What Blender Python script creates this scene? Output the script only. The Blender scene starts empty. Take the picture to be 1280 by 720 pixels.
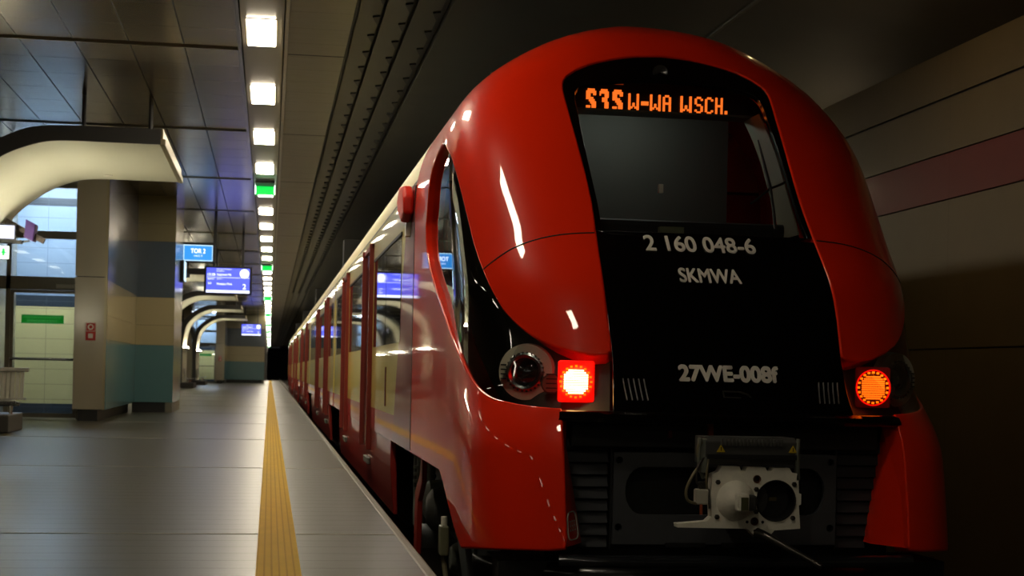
import bpy, math, random
import numpy as np
from mathutils import Vector, Matrix
from mathutils.geometry import delaunay_2d_cdt
random.seed(7)
PI = math.pi
C = bpy.context.scene.collection
sc = bpy.context.scene

# ------------------------------------------------------------------ camera, world, exposure
FPX, CXP, CYP, ROLL = 1906.0, 640.0, 450.0, 0.021
def _camera():
    yv = np.array([337 - CXP, 461 - CYP, FPX]); yv /= np.linalg.norm(yv)
    u = np.array([ROLL, -1, 0.0]); u[2] = -(u[0] * yv[0] + u[1] * yv[1]) / yv[2]; u /= np.linalg.norm(u)
    x = np.cross(yv, u)
    if x[0] < 0: x = -x
    R = np.array([x, yv, u])           # rows: world axes seen by the camera (right, down, forward)
    cam = bpy.data.cameras.new('camera'); o = bpy.data.objects.new('camera', cam); C.objects.link(o)
    m = Matrix([[R[i][0], -R[i][1], -R[i][2]] for i in range(3)]).to_4x4()
    m.translation = Vector((0, 0, 1.0)); o.matrix_world = m
    cam.sensor_width = 36; cam.lens = FPX / 1280 * 36
    cam.shift_y = (CYP - 360) / 1280
    cam.clip_end = 600
    cam.dof.use_dof = True; cam.dof.focus_distance = 9.0; cam.dof.aperture_fstop = 5.0
    sc.camera = o
_camera()
w = bpy.data.worlds.new('world'); sc.world = w; w.use_nodes = True
w.node_tree.nodes['Background'].inputs[0].default_value = (0.02, 0.02, 0.022, 1)
w.node_tree.nodes['Background'].inputs[1].default_value = 0.2
sc.view_settings.view_transform = 'Standard'; sc.view_settings.look = 'None'
sc.view_settings.gamma = 1; sc.view_settings.use_curve_mapping = False
sc.view_settings.exposure = 0.95
sc.cycles.max_bounces = 7; sc.cycles.glossy_bounces = 5; sc.cycles.transparent_max_bounces = 12
sc.cycles.sample_clamp_indirect = 4.0; sc.cycles.use_denoising = True
L_PANEL = 24.0        # ceiling light panels
L_CORR = 5.0          # lit corridor behind the glass doors
L_FIN = 60.0
L_TUBE = 26.0        # added tube lamps over the track, lighting the tunnel wall
L_TUN = 26.0         # small lamps along the tunnel wall           # uplights at the arches

# ------------------------------------------------------------------ materials
def lin(c):
    return tuple((v / 12.92 if v <= 0.04045 else ((v + 0.055) / 1.055) ** 2.4) for v in (x / 255 for x in c))
def new_mat(name):
    m = bpy.data.materials.new(name); m.use_nodes = True
    nt = m.node_tree; b = nt.nodes['Principled BSDF']; return m, nt, b
def mat(name, col, rough=0.5, metal=0.0, coat=0.0, noise=0.0, nscale=8.0, bump=0.0, bscale=60.0, spec=0.5, stretch=None):
    m, nt, b = new_mat(name); c = lin(col) + (1,)
    b.inputs['Base Color'].default_value = c; b.inputs['Roughness'].default_value = rough
    b.inputs['Metallic'].default_value = metal; b.inputs['Coat Weight'].default_value = coat
    b.inputs['Coat Roughness'].default_value = 0.03; b.inputs['Specular IOR Level'].default_value = spec
    tc = nt.nodes.new('ShaderNodeTexCoord')
    src = tc.outputs['Object']
    if stretch:
        mp = nt.nodes.new('ShaderNodeMapping'); mp.inputs['Scale'].default_value = stretch
        nt.links.new(src, mp.inputs[0]); src = mp.outputs[0]
    if noise > 0:
        n = nt.nodes.new('ShaderNodeTexNoise'); n.inputs['Scale'].default_value = nscale; n.inputs['Detail'].default_value = 4
        nt.links.new(src, n.inputs['Vector'])
        r = nt.nodes.new('ShaderNodeMapRange'); r.inputs[3].default_value = 1 - noise; r.inputs[4].default_value = 1 + noise
        nt.links.new(n.outputs[0], r.inputs[0])
        mx = nt.nodes.new('ShaderNodeVectorMath'); mx.operation = 'SCALE'; mx.inputs[0].default_value = c[:3]
        nt.links.new(r.outputs[0], mx.inputs['Scale']); nt.links.new(mx.outputs[0], b.inputs['Base Color'])
    if bump > 0:
        n2 = nt.nodes.new('ShaderNodeTexNoise'); n2.inputs['Scale'].default_value = bscale
        nt.links.new(src, n2.inputs['Vector'])
        bp = nt.nodes.new('ShaderNodeBump'); bp.inputs['Strength'].default_value = bump; bp.inputs['Distance'].default_value = 0.01
        nt.links.new(n2.outputs[0], bp.inputs['Height']); nt.links.new(bp.outputs[0], b.inputs['Normal'])
    return m
def emat(name, col, strength):
    m, nt, b = new_mat(name)
    b.inputs['Base Color'].default_value = (0.02, 0.02, 0.02, 1)
    b.inputs['Emission Color'].default_value = lin(col) + (1,); b.inputs['Emission Strength'].default_value = strength
    return m
def M_(nt, op, a, b_=None, c=None):
    n = nt.nodes.new('ShaderNodeMath'); n.operation = op
    for i, v in enumerate((a, b_, c)):
        if v is None: continue
        if isinstance(v, (int, float)): n.inputs[i].default_value = v
        else: nt.links.new(v, n.inputs[i])
    return n.outputs[0]
def xyz(nt):
    tc = nt.nodes.new('ShaderNodeTexCoord'); s = nt.nodes.new('ShaderNodeSeparateXYZ')
    nt.links.new(tc.outputs['Object'], s.inputs[0]); return s.outputs
def line_mask(nt, coord, period, width, off=0.0):
    f = M_(nt, 'FRACT', M_(nt, 'DIVIDE', M_(nt, 'ADD', coord, off + 1000 * period), period))
    return M_(nt, 'LESS_THAN', f, width / period)
def mixc(nt, fac, a, b_):
    n = nt.nodes.new('ShaderNodeMix'); n.data_type = 'RGBA'
    nt.links.new(fac, n.inputs[0])
    for i, v in ((6, a), (7, b_)):
        if isinstance(v, tuple): n.inputs[i].default_value = v + (1,) if len(v) == 3 else v
        else: nt.links.new(v, n.inputs[i])
    return n.outputs[2]
def seam_mat(name, col, seam, lines, rough=0.3, metal=0.0, noise=0.15, nscale=3.0, nstretch=(1, 1, 1), rnoise=0.0, height=0.004, spec=0.5, wob=0.0):
    """lines: (axis, period, width, offset)"""
    m, nt, b = new_mat(name); o = xyz(nt); mask = None
    for ax, p, wd, of in lines:
        k = line_mask(nt, o[ax], p, wd, of); mask = k if mask is None else M_(nt, 'MAXIMUM', mask, k)
    tc = nt.nodes.new('ShaderNodeTexCoord'); mp = nt.nodes.new('ShaderNodeMapping'); mp.inputs['Scale'].default_value = nstretch
    nt.links.new(tc.outputs['Object'], mp.inputs[0])
    n = nt.nodes.new('ShaderNodeTexNoise'); n.inputs['Scale'].default_value = nscale; n.inputs['Detail'].default_value = 5
    nt.links.new(mp.outputs[0], n.inputs['Vector'])
    r = nt.nodes.new('ShaderNodeMapRange'); r.inputs[3].default_value = 1 - noise; r.inputs[4].default_value = 1 + noise
    nt.links.new(n.outputs[0], r.inputs[0])
    sv = nt.nodes.new('ShaderNodeVectorMath'); sv.operation = 'SCALE'; sv.inputs[0].default_value = lin(col)
    nt.links.new(r.outputs[0], sv.inputs['Scale'])
    nt.links.new(mixc(nt, mask, sv.outputs[0], lin(seam)), b.inputs['Base Color'])
    b.inputs['Metallic'].default_value = metal; b.inputs['Specular IOR Level'].default_value = spec
    rr = M_(nt, 'ADD', M_(nt, 'MULTIPLY', M_(nt, 'SUBTRACT', n.outputs[0], 0.5), rnoise), rough)
    nt.links.new(M_(nt, 'MAXIMUM', rr, M_(nt, 'MULTIPLY', mask, 0.6)), b.inputs['Roughness'])
    bp = nt.nodes.new('ShaderNodeBump'); bp.inputs['Strength'].default_value = 0.6; bp.inputs['Distance'].default_value = height
    h = M_(nt, 'SUBTRACT', M_(nt, 'MULTIPLY', n.outputs[0], wob), mask)
    nt.links.new(h, bp.inputs['Height']); nt.links.new(bp.outputs[0], b.inputs['Normal'])
    return m
def glass(name, tint, base=0.04, rough=0.0):
    m, nt, b = new_mat(name); nt.nodes.remove(b)
    out = nt.nodes['Material Output']
    t = nt.nodes.new('ShaderNodeBsdfTransparent'); t.inputs[0].default_value = tuple(tint) + (1,)
    g = nt.nodes.new('ShaderNodeBsdfGlossy'); g.inputs['Roughness'].default_value = rough; g.inputs[0].default_value = (0.95, 0.97, 1, 1)
    f = nt.nodes.new('ShaderNodeFresnel'); f.inputs[0].default_value = 1.5
    mx = nt.nodes.new('ShaderNodeMixShader')
    nt.links.new(M_(nt, 'ADD', f.outputs[0], base - 0.04), mx.inputs[0])
    nt.links.new(t.outputs[0], mx.inputs[1]); nt.links.new(g.outputs[0], mx.inputs[2]); nt.links.new(mx.outputs[0], out.inputs[0])
    return m

RED = mat('red_paint', (250, 44, 6), 0.36, coat=0.65, spec=0.08)
RED_D = mat('dark_red_paint', (92, 10, 6), 0.35, coat=0.6)
CREAM = mat('cream_paint', (208, 196, 150), 0.3, coat=0.5)
BLACKG = mat('black_gloss', (7, 6, 6), 0.12, coat=0.5)
BLACKM = mat('black_matte', (14, 14, 14), 0.6)
DARKG = mat('dark_grey_plastic', (38, 40, 42), 0.5, noise=0.1)
UNDER = mat('underframe_grey', (112, 116, 106), 0.55, noise=0.35, nscale=14)
UNDERD = mat('underframe_dark', (56, 56, 52), 0.6, noise=0.3, nscale=14)
STEEL = mat('cast_steel', (238, 234, 218), 0.4, metal=0.05, noise=0.12, nscale=20, bump=0.2)
STEELD = mat('worn_steel', (80, 78, 72), 0.35, metal=0.8, noise=0.2, nscale=20)
CHROME = mat('brushed_stainless', (190, 190, 190), 0.22, metal=1.0)
WHITEP = mat('white_plastic', (190, 186, 170), 0.5)
WHITET = mat('white_lettering', (240, 234, 224), 0.5)
FINM = mat('white_arch_cladding', (200, 198, 180), 0.38, noise=0.04, nscale=2, spec=0.5)
FIND = mat('dark_arch_fascia', (52, 52, 52), 0.5)
TRIMA = mat('arch_end_aluminium', (150, 140, 112), 0.35, metal=0.5)
FRAME = mat('grey_door_frame', (116, 112, 98), 0.4, metal=0.3)
YEL = mat('yellow_warning', (200, 170, 20), 0.5)
ORANGE = mat('orange_paint', (150, 60, 10), 0.5)
REDS = mat('red_sign', (170, 30, 22), 0.5)
WHT = mat('white_sign', (205, 200, 190), 0.5)
GRNS = emat('green_exit_film', (0, 128, 30), 0.25)
GRNT = emat('pale_green_print', (90, 185, 100), 0.3)
PURP = mat('purple_housing', (66, 40, 104), 0.5)
WINDOW = mat('train_window_glass', (16, 17, 18), 0.03, coat=0.0, spec=1.0)
GLASSF = glass('windshield_glass', (0.78, 0.8, 0.78), 0.05)
GLASSL = glass('lens_glass', (0.85, 0.87, 0.87), 0.10)
BOWL = mat('lamp_bowl_grey', (66, 68, 62), 0.45, noise=0.2, nscale=3)
GLASSD = glass('door_glass', (0.86, 0.9, 0.88), 0.04)
LAMP = emat('ceiling_light', (255, 240, 212), L_PANEL)
LAMP2 = emat('far_ceiling_light', (255, 240, 212), L_PANEL * .15)
LED_O = emat('orange_led', (255, 112, 36), 0.8)
LED_R = emat('tail_red_glow', (255, 10, 3), 0.75)
LED_W = emat('tail_led_core', (255, 190, 110), 6.0)
LED_D = emat('tail_led_dim', (255, 96, 12), 1.2)
LED_RD = emat('tail_red_dim', (150, 4, 2), 0.06)
LED_Y = emat('tail_led_ring', (255, 100, 5), 1.3)
SCRB = emat('screen_blue', (64, 74, 205), 1.3)
SCRT = emat('screen_teal', (40, 130, 205), 0.85)
SCRW = emat('screen_white', (215, 222, 255), 1.4)
SCRL = emat('screen_light', (190, 225, 250), .8)
SCRY = emat('screen_yellow', (250, 200, 110), 1.0)
EXG = emat('exit_green', (0, 150, 50), 1.6)
EXW = emat('exit_white', (225, 255, 232), 2.2)

# ------------------------------------------------------------------ object helpers
def tag(o, label=None, cat=None, group=None, kind=None):
    if label: o['label'] = label
    if cat: o['category'] = cat
    if group: o['group'] = group
    if kind: o['kind'] = kind
    return o
def empty(name, loc, label, cat, group=None):
    o = bpy.data.objects.new(name, None); C.objects.link(o); o.location = loc; o.empty_display_size = 0.2
    tag(o, label, cat, group); return o
ROOTLOC = {}
class MB:
    def __init__(s): s.v = []; s.f = []
    def add(s, vs, fs):
        n = len(s.v); s.v += [tuple(map(float, p)) for p in vs]; s.f += [tuple(i + n for i in f) for f in fs]; return s
    def box(s, x0, x1, y0, y1, z0, z1):
        x0, x1 = min(x0, x1), max(x0, x1); y0, y1 = min(y0, y1), max(y0, y1); z0, z1 = min(z0, z1), max(z0, z1)
        v = [(x0, y0, z0), (x1, y0, z0), (x1, y1, z0), (x0, y1, z0), (x0, y0, z1), (x1, y0, z1), (x1, y1, z1), (x0, y1, z1)]
        return s.add(v, [(0, 3, 2, 1), (4, 5, 6, 7), (0, 1, 5, 4), (1, 2, 6, 5), (2, 3, 7, 6), (3, 0, 4, 7)])
    def prism(s, poly, a, b, axis='y'):
        def P(p, t):
            return (p[0], t, p[1]) if axis == 'y' else ((t, p[0], p[1]) if axis == 'x' else (p[0], p[1], t))
        n = len(poly)
        return s.add([P(p, a) for p in poly] + [P(p, b) for p in poly],
                     [tuple(range(n))[::-1], tuple(range(n, 2 * n))] + [(i, (i + 1) % n, n + (i + 1) % n, n + i) for i in range(n)])
    def tube(s, pts, r, n=10, caps=True):
        pts = [Vector(p) for p in pts]; rs = r if isinstance(r, (list, tuple)) else [r] * len(pts)
        vs = []; prev = None
        for i, p in enumerate(pts):
            d = (pts[min(i + 1, len(pts) - 1)] - pts[max(i - 1, 0)]).normalized()
            if prev is None:
                a = d.orthogonal().normalized()
            else:
                a = (prev - d * prev.dot(d)).normalized()
            prev = a; b = d.cross(a)
            vs += [p + (a * math.cos(2 * PI * k / n) + b * math.sin(2 * PI * k / n)) * rs[i] for k in range(n)]
        fs = [(i * n + k, i * n + (k + 1) % n, (i + 1) * n + (k + 1) % n, (i + 1) * n + k) for i in range(len(pts) - 1) for k in range(n)]
        if caps: fs += [tuple(range(n))[::-1], tuple((len(pts) - 1) * n + k for k in range(n))]
        return s.add(vs, fs)
    def lathe(s, c, prof, axis='y', n=32, closed=False):
        """prof: (radius, offset along axis)"""
        vs = []
        for r, t in prof:
            for k in range(n):
                a = 2 * PI * k / n; u, w_ = r * math.cos(a), r * math.sin(a)
                vs.append((c[0] + u, c[1] + t, c[2] + w_) if axis == 'y' else ((c[0] + t, c[1] + u, c[2] + w_) if axis == 'x' else (c[0] + u, c[1] + w_, c[2] + t)))
        m = len(prof)
        fs = [(i * n + k, i * n + (k + 1) % n, (i + 1) * n + (k + 1) % n, (i + 1) * n + k) for i in range(m - 1) for k in range(n)]
        if closed: fs += [((m - 1) * n + k, (m - 1) * n + (k + 1) % n, (k + 1) % n, k) for k in range(n)]
        return s.add(vs, fs)
    def build(s, name, m, parent=None, smooth=False, bevel=0.0, segs=2, normals=None, fixn=True):
        me = bpy.data.meshes.new(name); me.from_pydata(s.v, [], s.f); me.update()
        if fixn and normals is None:
            import bmesh
            bm = bmesh.new(); bm.from_mesh(me); bmesh.ops.recalc_face_normals(bm, faces=bm.faces); bm.to_mesh(me); bm.free()
        me.materials.append(m)
        o = bpy.data.objects.new(name, me); C.objects.link(o)
        if smooth or normals is not None:
            me.polygons.foreach_set('use_smooth', [True] * len(me.polygons))
        if normals is not None: me.normals_split_custom_set_from_vertices([tuple(n) for n in normals])
        elif smooth == 'auto': me.set_sharp_from_angle(angle=math.radians(35))
        if bevel > 0:
            b = o.modifiers.new('bevel', 'BEVEL'); b.width = bevel; b.segments = segs; b.limit_method = 'ANGLE'; b.angle_limit = math.radians(40)
        if parent is not None:
            o.parent = parent
            q = parent; off = Vector((0, 0, 0))
            while q is not None: off += Vector(q.location); q = q.parent
            # children are modelled in world coordinates: shift them so the parents' offsets cancel
            o.location = -off
        return o
def bx(*a): return MB().box(*a)
def struct(name, mb, m, **k): return tag(mb.build(name, m, **k), kind='structure')
def copy_tree(o, parent=None):
    c = o.copy(); C.objects.link(c)
    if parent is not None: c.parent = parent
    for ch in list(o.children): copy_tree(ch, c)
    return c
def move_to(root, dx=0, dy=0, dz=0): root.location = Vector(root.location) + Vector((dx, dy, dz)); return root
def in_poly(x, y, poly):
    r = False; j = len(poly) - 1
    for i in range(len(poly)):
        xi, yi = poly[i]; xj, yj = poly[j]
        if (yi > y) != (yj > y) and x < (xj - xi) * (y - yi) / (yj - yi) + xi: r = not r
        j = i
    return r
def cdt(outer, holes, pts):
    loops = [outer] + holes; vs = []; es = []
    for lp in loops:
        n = len(vs); vs += [Vector(p) for p in lp]; es += [(n + i, n + (i + 1) % len(lp)) for i in range(len(lp))]
    vs += [Vector(p) for p in pts]
    ov, oe, of, *_ = delaunay_2d_cdt(vs, es, [], 0, 1e-6)
    fs = []
    for f in of:
        cx = sum(ov[i][0] for i in f) / 3; cy = sum(ov[i][1] for i in f) / 3
        if in_poly(cx, cy, outer) and not any(in_poly(cx, cy, h) for h in holes): fs.append(tuple(f))
    return [tuple(v) for v in ov], fs
def plate(outer, holes, y0, y1):
    """flat plate in the xz plane with holes, front at y0, back at y1"""
    v, f = cdt(outer, holes, []); n = len(v); mb = MB()
    mb.add([(p[0], y0, p[1]) for p in v] + [(p[0], y1, p[1]) for p in v], f + [tuple(i + n for i in t[::-1]) for t in f])
    for lp in [outer] + holes:
        k = len(lp); mb.add([(p[0], y0, p[1]) for p in lp] + [(p[0], y1, p[1]) for p in lp], [(i, (i + 1) % k, k + (i + 1) % k, k + i) for i in range(k)])
    return mb
def circ(cx, cz, r, n=28, a0=0): return [(cx + r * math.cos(a0 + 2 * PI * k / n), cz + r * math.sin(a0 + 2 * PI * k / n)) for k in range(n)]
def stadium(x0, x1, z0, z1, n=12):
    r = (z1 - z0) / 2; cz = (z0 + z1) / 2
    return [(x1 - r * .75 + r * .75 * math.cos(a), cz + r * math.sin(a)) for a in np.linspace(-PI / 2, PI / 2, n)] + [(x0 + r * .75 + r * .75 * math.cos(a), cz + r * math.sin(a)) for a in np.linspace(PI / 2, 3 * PI / 2, n)]
def text_mb(body, x, z, h, y, fn=None, width=None, bold=0.0, depth=0.004):
    """flat lettering facing -y, baseline left at x,z"""
    cu = bpy.data.curves.new('t', 'FONT'); cu.body = body; cu.size = 1.0
    o = bpy.data.objects.new('t', cu); C.objects.link(o); bpy.context.view_layer.update()
    me = bpy.data.meshes.new_from_object(o.evaluated_get(bpy.context.evaluated_depsgraph_get()))
    P = [tuple(v.co) for v in me.vertices]; F_ = [tuple(p.vertices) for p in me.polygons]
    bpy.data.objects.remove(o); bpy.data.curves.remove(cu); bpy.data.meshes.remove(me)
    x0 = min(p[0] for p in P); x1 = max(p[0] for p in P); z0 = min(p[1] for p in P); z1 = max(p[1] for p in P)
    sz = h / (z1 - z0); sx = width / (x1 - x0) if width else sz
    out = [(x + (p[0] - x0) * sx, z + (p[1] - z0) * sz) for p in P]
    mb = MB(); fv = [fn(u, v) if fn else 0 for u, v in out]
    for k in range(7 if bold else 1):
        du, dv = (bold * h * math.cos(k), bold * h * math.sin(k)) if k and bold else (0, 0)
        mb.add([(u + du, q + y - .0002 * k, v + dv) for (u, v), q in zip(out, fv)], F_)
    return mb

# ------------------------------------------------------------------ the station: floor, ceiling, walls
floor_m = seam_mat('platform_slabs', (51, 48, 37), (45, 42, 32), [(1, 0.31, 0.006, 0.0)], rough=0.33, noise=0.1, nscale=6, nstretch=(.5, 5, 1), rnoise=0.06, height=0.0006, wob=0.12, spec=0.16)
struct('floor', bx(-9.2, 0.78, -60, 130, -0.35, 0), floor_m)
edge_m = mat('platform_edge_stone', (112, 104, 86), 0.5, noise=0.1, nscale=12)
struct('trim_1', bx(0.78, 0.84, -60, 130, -0.32, 0.0), edge_m, bevel=0.012)
tact = seam_mat('yellow_tactile_paving', (214, 172, 52), (190, 148, 38), [(0, 0.0368, 0.009, 0.046)], rough=0.6, noise=0.12, nscale=9, nstretch=(1, .5, 1), height=0.003, spec=.03)
struct('trim_2', bx(-0.046, 0.175, -60, 129, 0.0, 0.006), tact)
jm = mat('steel_joint_strip', (150, 146, 130), 0.5)
for k in range(-4, 20):
    struct('trim_3', MB().box(-9.1, -0.05, 9.35 + 6.2 * k - .011, 9.35 + 6.2 * k + .011, 0, 0.003).box(0.18, 0.78, 9.35 + 6.2 * k - .011, 9.35 + 6.2 * k + .011, 0, 0.003), jm)
conc = mat('dark_concrete', (46, 43, 38), 0.8, noise=0.25, nscale=3, bump=0.3, bscale=20)
struct('trim_4', bx(0.3, 0.62, -60, 130, -0.97, -0.35), conc)                # platform wall under the overhang
struct('floor', bx(0.3, 6.5, -60, 290, -1.05, -0.97), mat('track_ballast', (48, 44, 38), 0.9, noise=0.5, nscale=30, bump=1.0, bscale=30))
rail_m = mat('rail_steel', (90, 80, 70), 0.35, metal=0.9)
for rx in (2.565 - .75, 2.565 + .75):
    prof = [(-.07, -.93), (.07, -.93), (.07, -.915), (.012, -.9), (.012, -.8), (.036, -.79), (.036, -.76), (-.036, -.76), (-.036, -.79), (-.012, -.8), (-.012, -.9), (-.07, -.915)]
    o = MB().prism([(rx + a, b) for a, b in prof], -60, 285, 'y').build('rail', rail_m)
    tag(o, 'steel running rail under the train, %s the platform' % ('nearer' if rx < 2.5 else 'farther from'), 'rail')
# right tunnel wall in panels
wall_m = seam_mat('tunnel_wall_panels', (98, 88, 66), (86, 77, 58), [(1, 6.2, 0.006, -1.6)], rough=0.5, spec=.3, noise=0.12, nscale=2)
struct('wall_right', bx(6.5, 6.8, -60, 290, -0.97, 1.325), wall_m)
struct('wall_right', bx(6.5, 6.8, -60, 290, 1.34, 2.785), wall_m)
struct('wall_right', bx(6.5, 6.8, -60, 290, 2.80, 3.245), seam_mat('red_wall_band', (98, 26, 18), (80, 18, 14), [(1, 6.2, 0.006, -1.6)], rough=0.5, spec=.3, noise=0.08))
struct('wall_right', bx(6.5, 6.8, -60, 290, 3.26, 3.785), wall_m)
struct('wall_right', bx(6.5, 6.8, -60, 290, 3.81, 4.26), wall_m)
struct('wall_right', bx(6.53, 6.8, -60, 290, -0.97, 4.26), BLACKM)
tun = mat('tunnel_ceiling_paint', (78, 76, 70), 0.7, noise=0.2, nscale=1.2)
struct('ceiling', bx(1.75, 4.6, -60, 290, 4.72, 4.9), tun)
struct('ceiling', MB().prism([(4.6, 4.72), (6.53, 4.255), (6.8, 4.255), (6.8, 4.9), (4.6, 4.9)], -60, 290, 'y'), tun)
struct('trim_5', bx(4.62, 4.66, -60, 290, 4.695, 4.716), mat('ceiling_cable', (80, 78, 72), 0.6))
# left: metal slat ceiling
ceil_m = seam_mat('metal_ceiling_panels', (152, 140, 118), (9, 9, 9), [(0, 0.62, 0.016, 0.445), (1, 1.033, 0.008, 0.55)], rough=0.22, metal=0.5, noise=0.12, nscale=4, nstretch=(.4, 5, 1), rnoise=0.12, height=0.003, wob=0.8)
for k in range(-13, 19):
    y0 = 17.96 + 6.2 * k
    struct('ceiling', bx(-7.96, -0.44, y0 + .05, y0 + 6.15, 4.72, 4.80), ceil_m)
struct('ceiling', bx(-14.0, 1.75, -60, 130, 4.80, 4.9), BLACKM)
ribm = mat('ceiling_rib', (130, 124, 108), 0.35, metal=0.6)
for k in range(-12, 19):
    y0 = 17.96 + 6.2 * k
    struct('trim_6', bx(-7.96, -0.44, y0 + .035, y0 + .06, 4.70, 4.8), ribm)
# light trough
trough = mat('light_trough_metal', (132, 126, 104), 0.35, metal=0.5, noise=0.1, nscale=3, stretch=(1, .3, 1))
struct('ceiling', bx(-0.385, 0.045, -60, 262, 4.72, 4.80), trough)
struct('trim_7', bx(-0.44, -0.40, -60, 262, 4.69, 4.79), mat('blue_grey_rail', (110, 112, 120), 0.2, metal=0.9))
struct('trim_7', bx(0.045, 0.07, -60, 262, 4.685, 4.79), trough)
struct('trim_7', bx(0.085, 0.125, -60, 262, 4.69, 4.79), mat('trough_lip', (140, 134, 118), 0.3, metal=0.8))
pan_m = seam_mat('trackside_ceiling_panels', (104, 98, 78), (10, 10, 8), [(1, 6.2, 0.06, 0.44), (1, 0.775, 0.006, .3)], rough=0.36, metal=0.6, noise=0.15, nscale=4, nstretch=(.6, 4, 1), rnoise=0.15, height=0.003)
struct('ceiling', bx(0.13, 0.79, -60, 262, 4.72, 4.80), pan_m)
slat_m = mat('trackside_slat', (74, 70, 56), 0.5, metal=0.3, noise=0.1, nscale=3)
for x0, x1 in ((0.83, 1.06), (1.10, 1.35), (1.40, 1.66)):
    mb = MB().box(x0, x1, -60, 262, 4.72, 4.74); te = MB()
    # toothed edge: small triangular clips hanging into the dark joint
    y = -2.0 + x0
    while y < 75:
        te.add([(x1, y, 4.70), (x1 - .075, y + .05, 4.70), (x1, y + .42, 4.70), (x1, y, 4.72), (x1 - .075, y + .05, 4.72), (x1, y + .42, 4.72)],
               [(0, 2, 1), (3, 4, 5), (0, 1, 4, 3), (1, 2, 5, 4), (2, 0, 3, 5)])
        y += 0.9
    struct('ceiling', mb, slat_m); struct('trim_9', te, BLACKM)
struct('trim_8', MB().box(0.79, 0.81, -60, 262, 4.70, 4.8), BLACKM)
# ends and far left wall
tile_m = seam_mat('cream_wall_tiles', (196, 184, 138), (140, 130, 98), [(2, 0.3, 0.008, 0.0), (1, 0.6, 0.008, 0.0)], rough=0.25, noise=0.05)
struct('wall_left', bx(-14.2, -14.0, -60, 130, -0.97, 4.9), wall_m)
struct('floor', bx(-14.0, -9.0, -60, 130, -1.05, -0.97), bpy.data.materials['track_ballast'])
struct('trim_4', bx(-9.2, -9.0, -60, 130, -0.97, -0.35), conc)
struct('ceiling', bx(-14.0, -8.45, -60, 130, 4.72, 4.80), tun)
struct('ceiling', bx(-8.45, -7.98, -60, 130, 4.72, 4.80), trough)
struct('wall_back', bx(-14.2, 6.8, -60.3, -60, -1.05, 4.9), conc)
struct('wall_front', bx(-14.2, 6.8, 290, 290.3, -1.05, 4.9), BLACKM)
struct('wall_left', bx(-0.62, -0.42, 130.3, 290, -1.05, 4.9), conc)
struct('wall_front', bx(-14.2, -0.4, 130, 130.3, -1.05, 4.9), conc)

# ------------------------------------------------------------------ ceiling lights
lr = empty('ceiling_light', (-0.17, 17.05, 4.72), 'square white light panel in the ceiling strip over the yellow line', 'ceiling light', 'light panels in the ceiling strip')
bx(-0.325, -0.015, 16.42, 17.70, 4.698, 4.712).build('diffuser', LAMP, lr)
bx(-.34, 0, 16.405, 17.715, 4.711, 4.7195).build('frame', TRIMA, lr)
ORD = {0: 'nearest', 1: 'second nearest', 2: 'third nearest', 3: 'fourth nearest', 4: 'fifth nearest', 5: 'sixth nearest', 6: 'seventh nearest', 7: 'eighth nearest'}
for k in [*range(-18, -12), -6, *range(-4, 63)]:
    r = lr if k == 0 else copy_tree(lr)
    if k: r.location.y = 17.05 + 3.87 * k
    if k in (-4, -3, -2):                  # shorter panels over the train's nose
        for ch in r.children: ch.scale.y = 0.5; ch.location.y += 17.05 * .5 + .3
    if 0 <= k < 8: r['label'] = 'white light panel in the ceiling strip, %s to the camera in view' % ORD[k]
    elif k < 0: r['label'] = 'white light panel of the ceiling strip above the camera, out of view'
    else: r['label'] = 'small distant white light panel far down the ceiling strip'
lr2 = None
for k in range(-18, 29):
    r = copy_tree(lr2 if k > -18 else lr); r.location.x = -8.21; r.location.y = 17.05 + 3.87 * k
    if k == -18:
        for ch in r.children:
            if ch.name.startswith('diffuser'): ch.data = ch.data.copy(); ch.data.materials[0] = LAMP2
        lr2 = r
    r['label'] = 'white light panel of the second ceiling strip over the far side of the platform'; r['group'] = 'light panels in the far ceiling strip'
tl0 = empty('tunnel_lamp', (6.45, 17.4, 3.27), 'small warm tunnel lamp on the right wall hidden behind the train', 'lamp', 'tunnel lamps on the right wall')
bx(6.40, 6.46, 17.25, 17.55, 3.24, 3.31).build('glass_cover', emat('tunnel_lamp_glow', (255, 226, 180), L_TUN), tl0, bevel=.01)
bx(6.46, 6.50, 17.2, 17.6, 3.22, 3.33).build('housing', BLACKM, tl0)
tb = empty('added_tube_lamp', (4.45, 12.9, 4.72), 'added warm tube lamp on the tunnel ceiling over the train, above the frame', 'lamp', 'added tube lamps on the tunnel ceiling')  # unseen lamp, added to brighten the right wall
bx(4.40, 4.50, 12.5, 13.3, 4.64, 4.68).build('tube', emat('added_tube_glow', (255, 214, 150), L_TUBE), tb, bevel=.01)
bx(4.37, 4.53, 12.4, 13.4, 4.68, 4.718).build('housing', BLACKM, tb)
bx(4.37, 4.385, 12.4, 13.4, 4.50, 4.68).build('lamp_shield', BLACKM, tb)  # black plate added to keep the tube's light off the train
for y in (-30.0, -50.0):
    r = copy_tree(tb); r.location.y = y; r['label'] = 'added warm tube lamp on the tunnel ceiling over the empty track, behind the camera'
LAMP_OFF = mat('unlit_diffuser', (200, 200, 190), 0.4)
lr3 = None
for k in (-5, -7):
    if lr3 is None:
        r = copy_tree(lr)
        for ch in r.children:
            if ch.name.startswith('diffuser'): ch.data = ch.data.copy(); ch.data.materials[0] = LAMP_OFF
        lr3 = r
    else: r = copy_tree(lr3)
    r.location.x = -.17; r.location.y = 17.05 + 3.87 * k; r['label'] = 'unlit panel of the ceiling strip above the camera, out of view'
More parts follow.
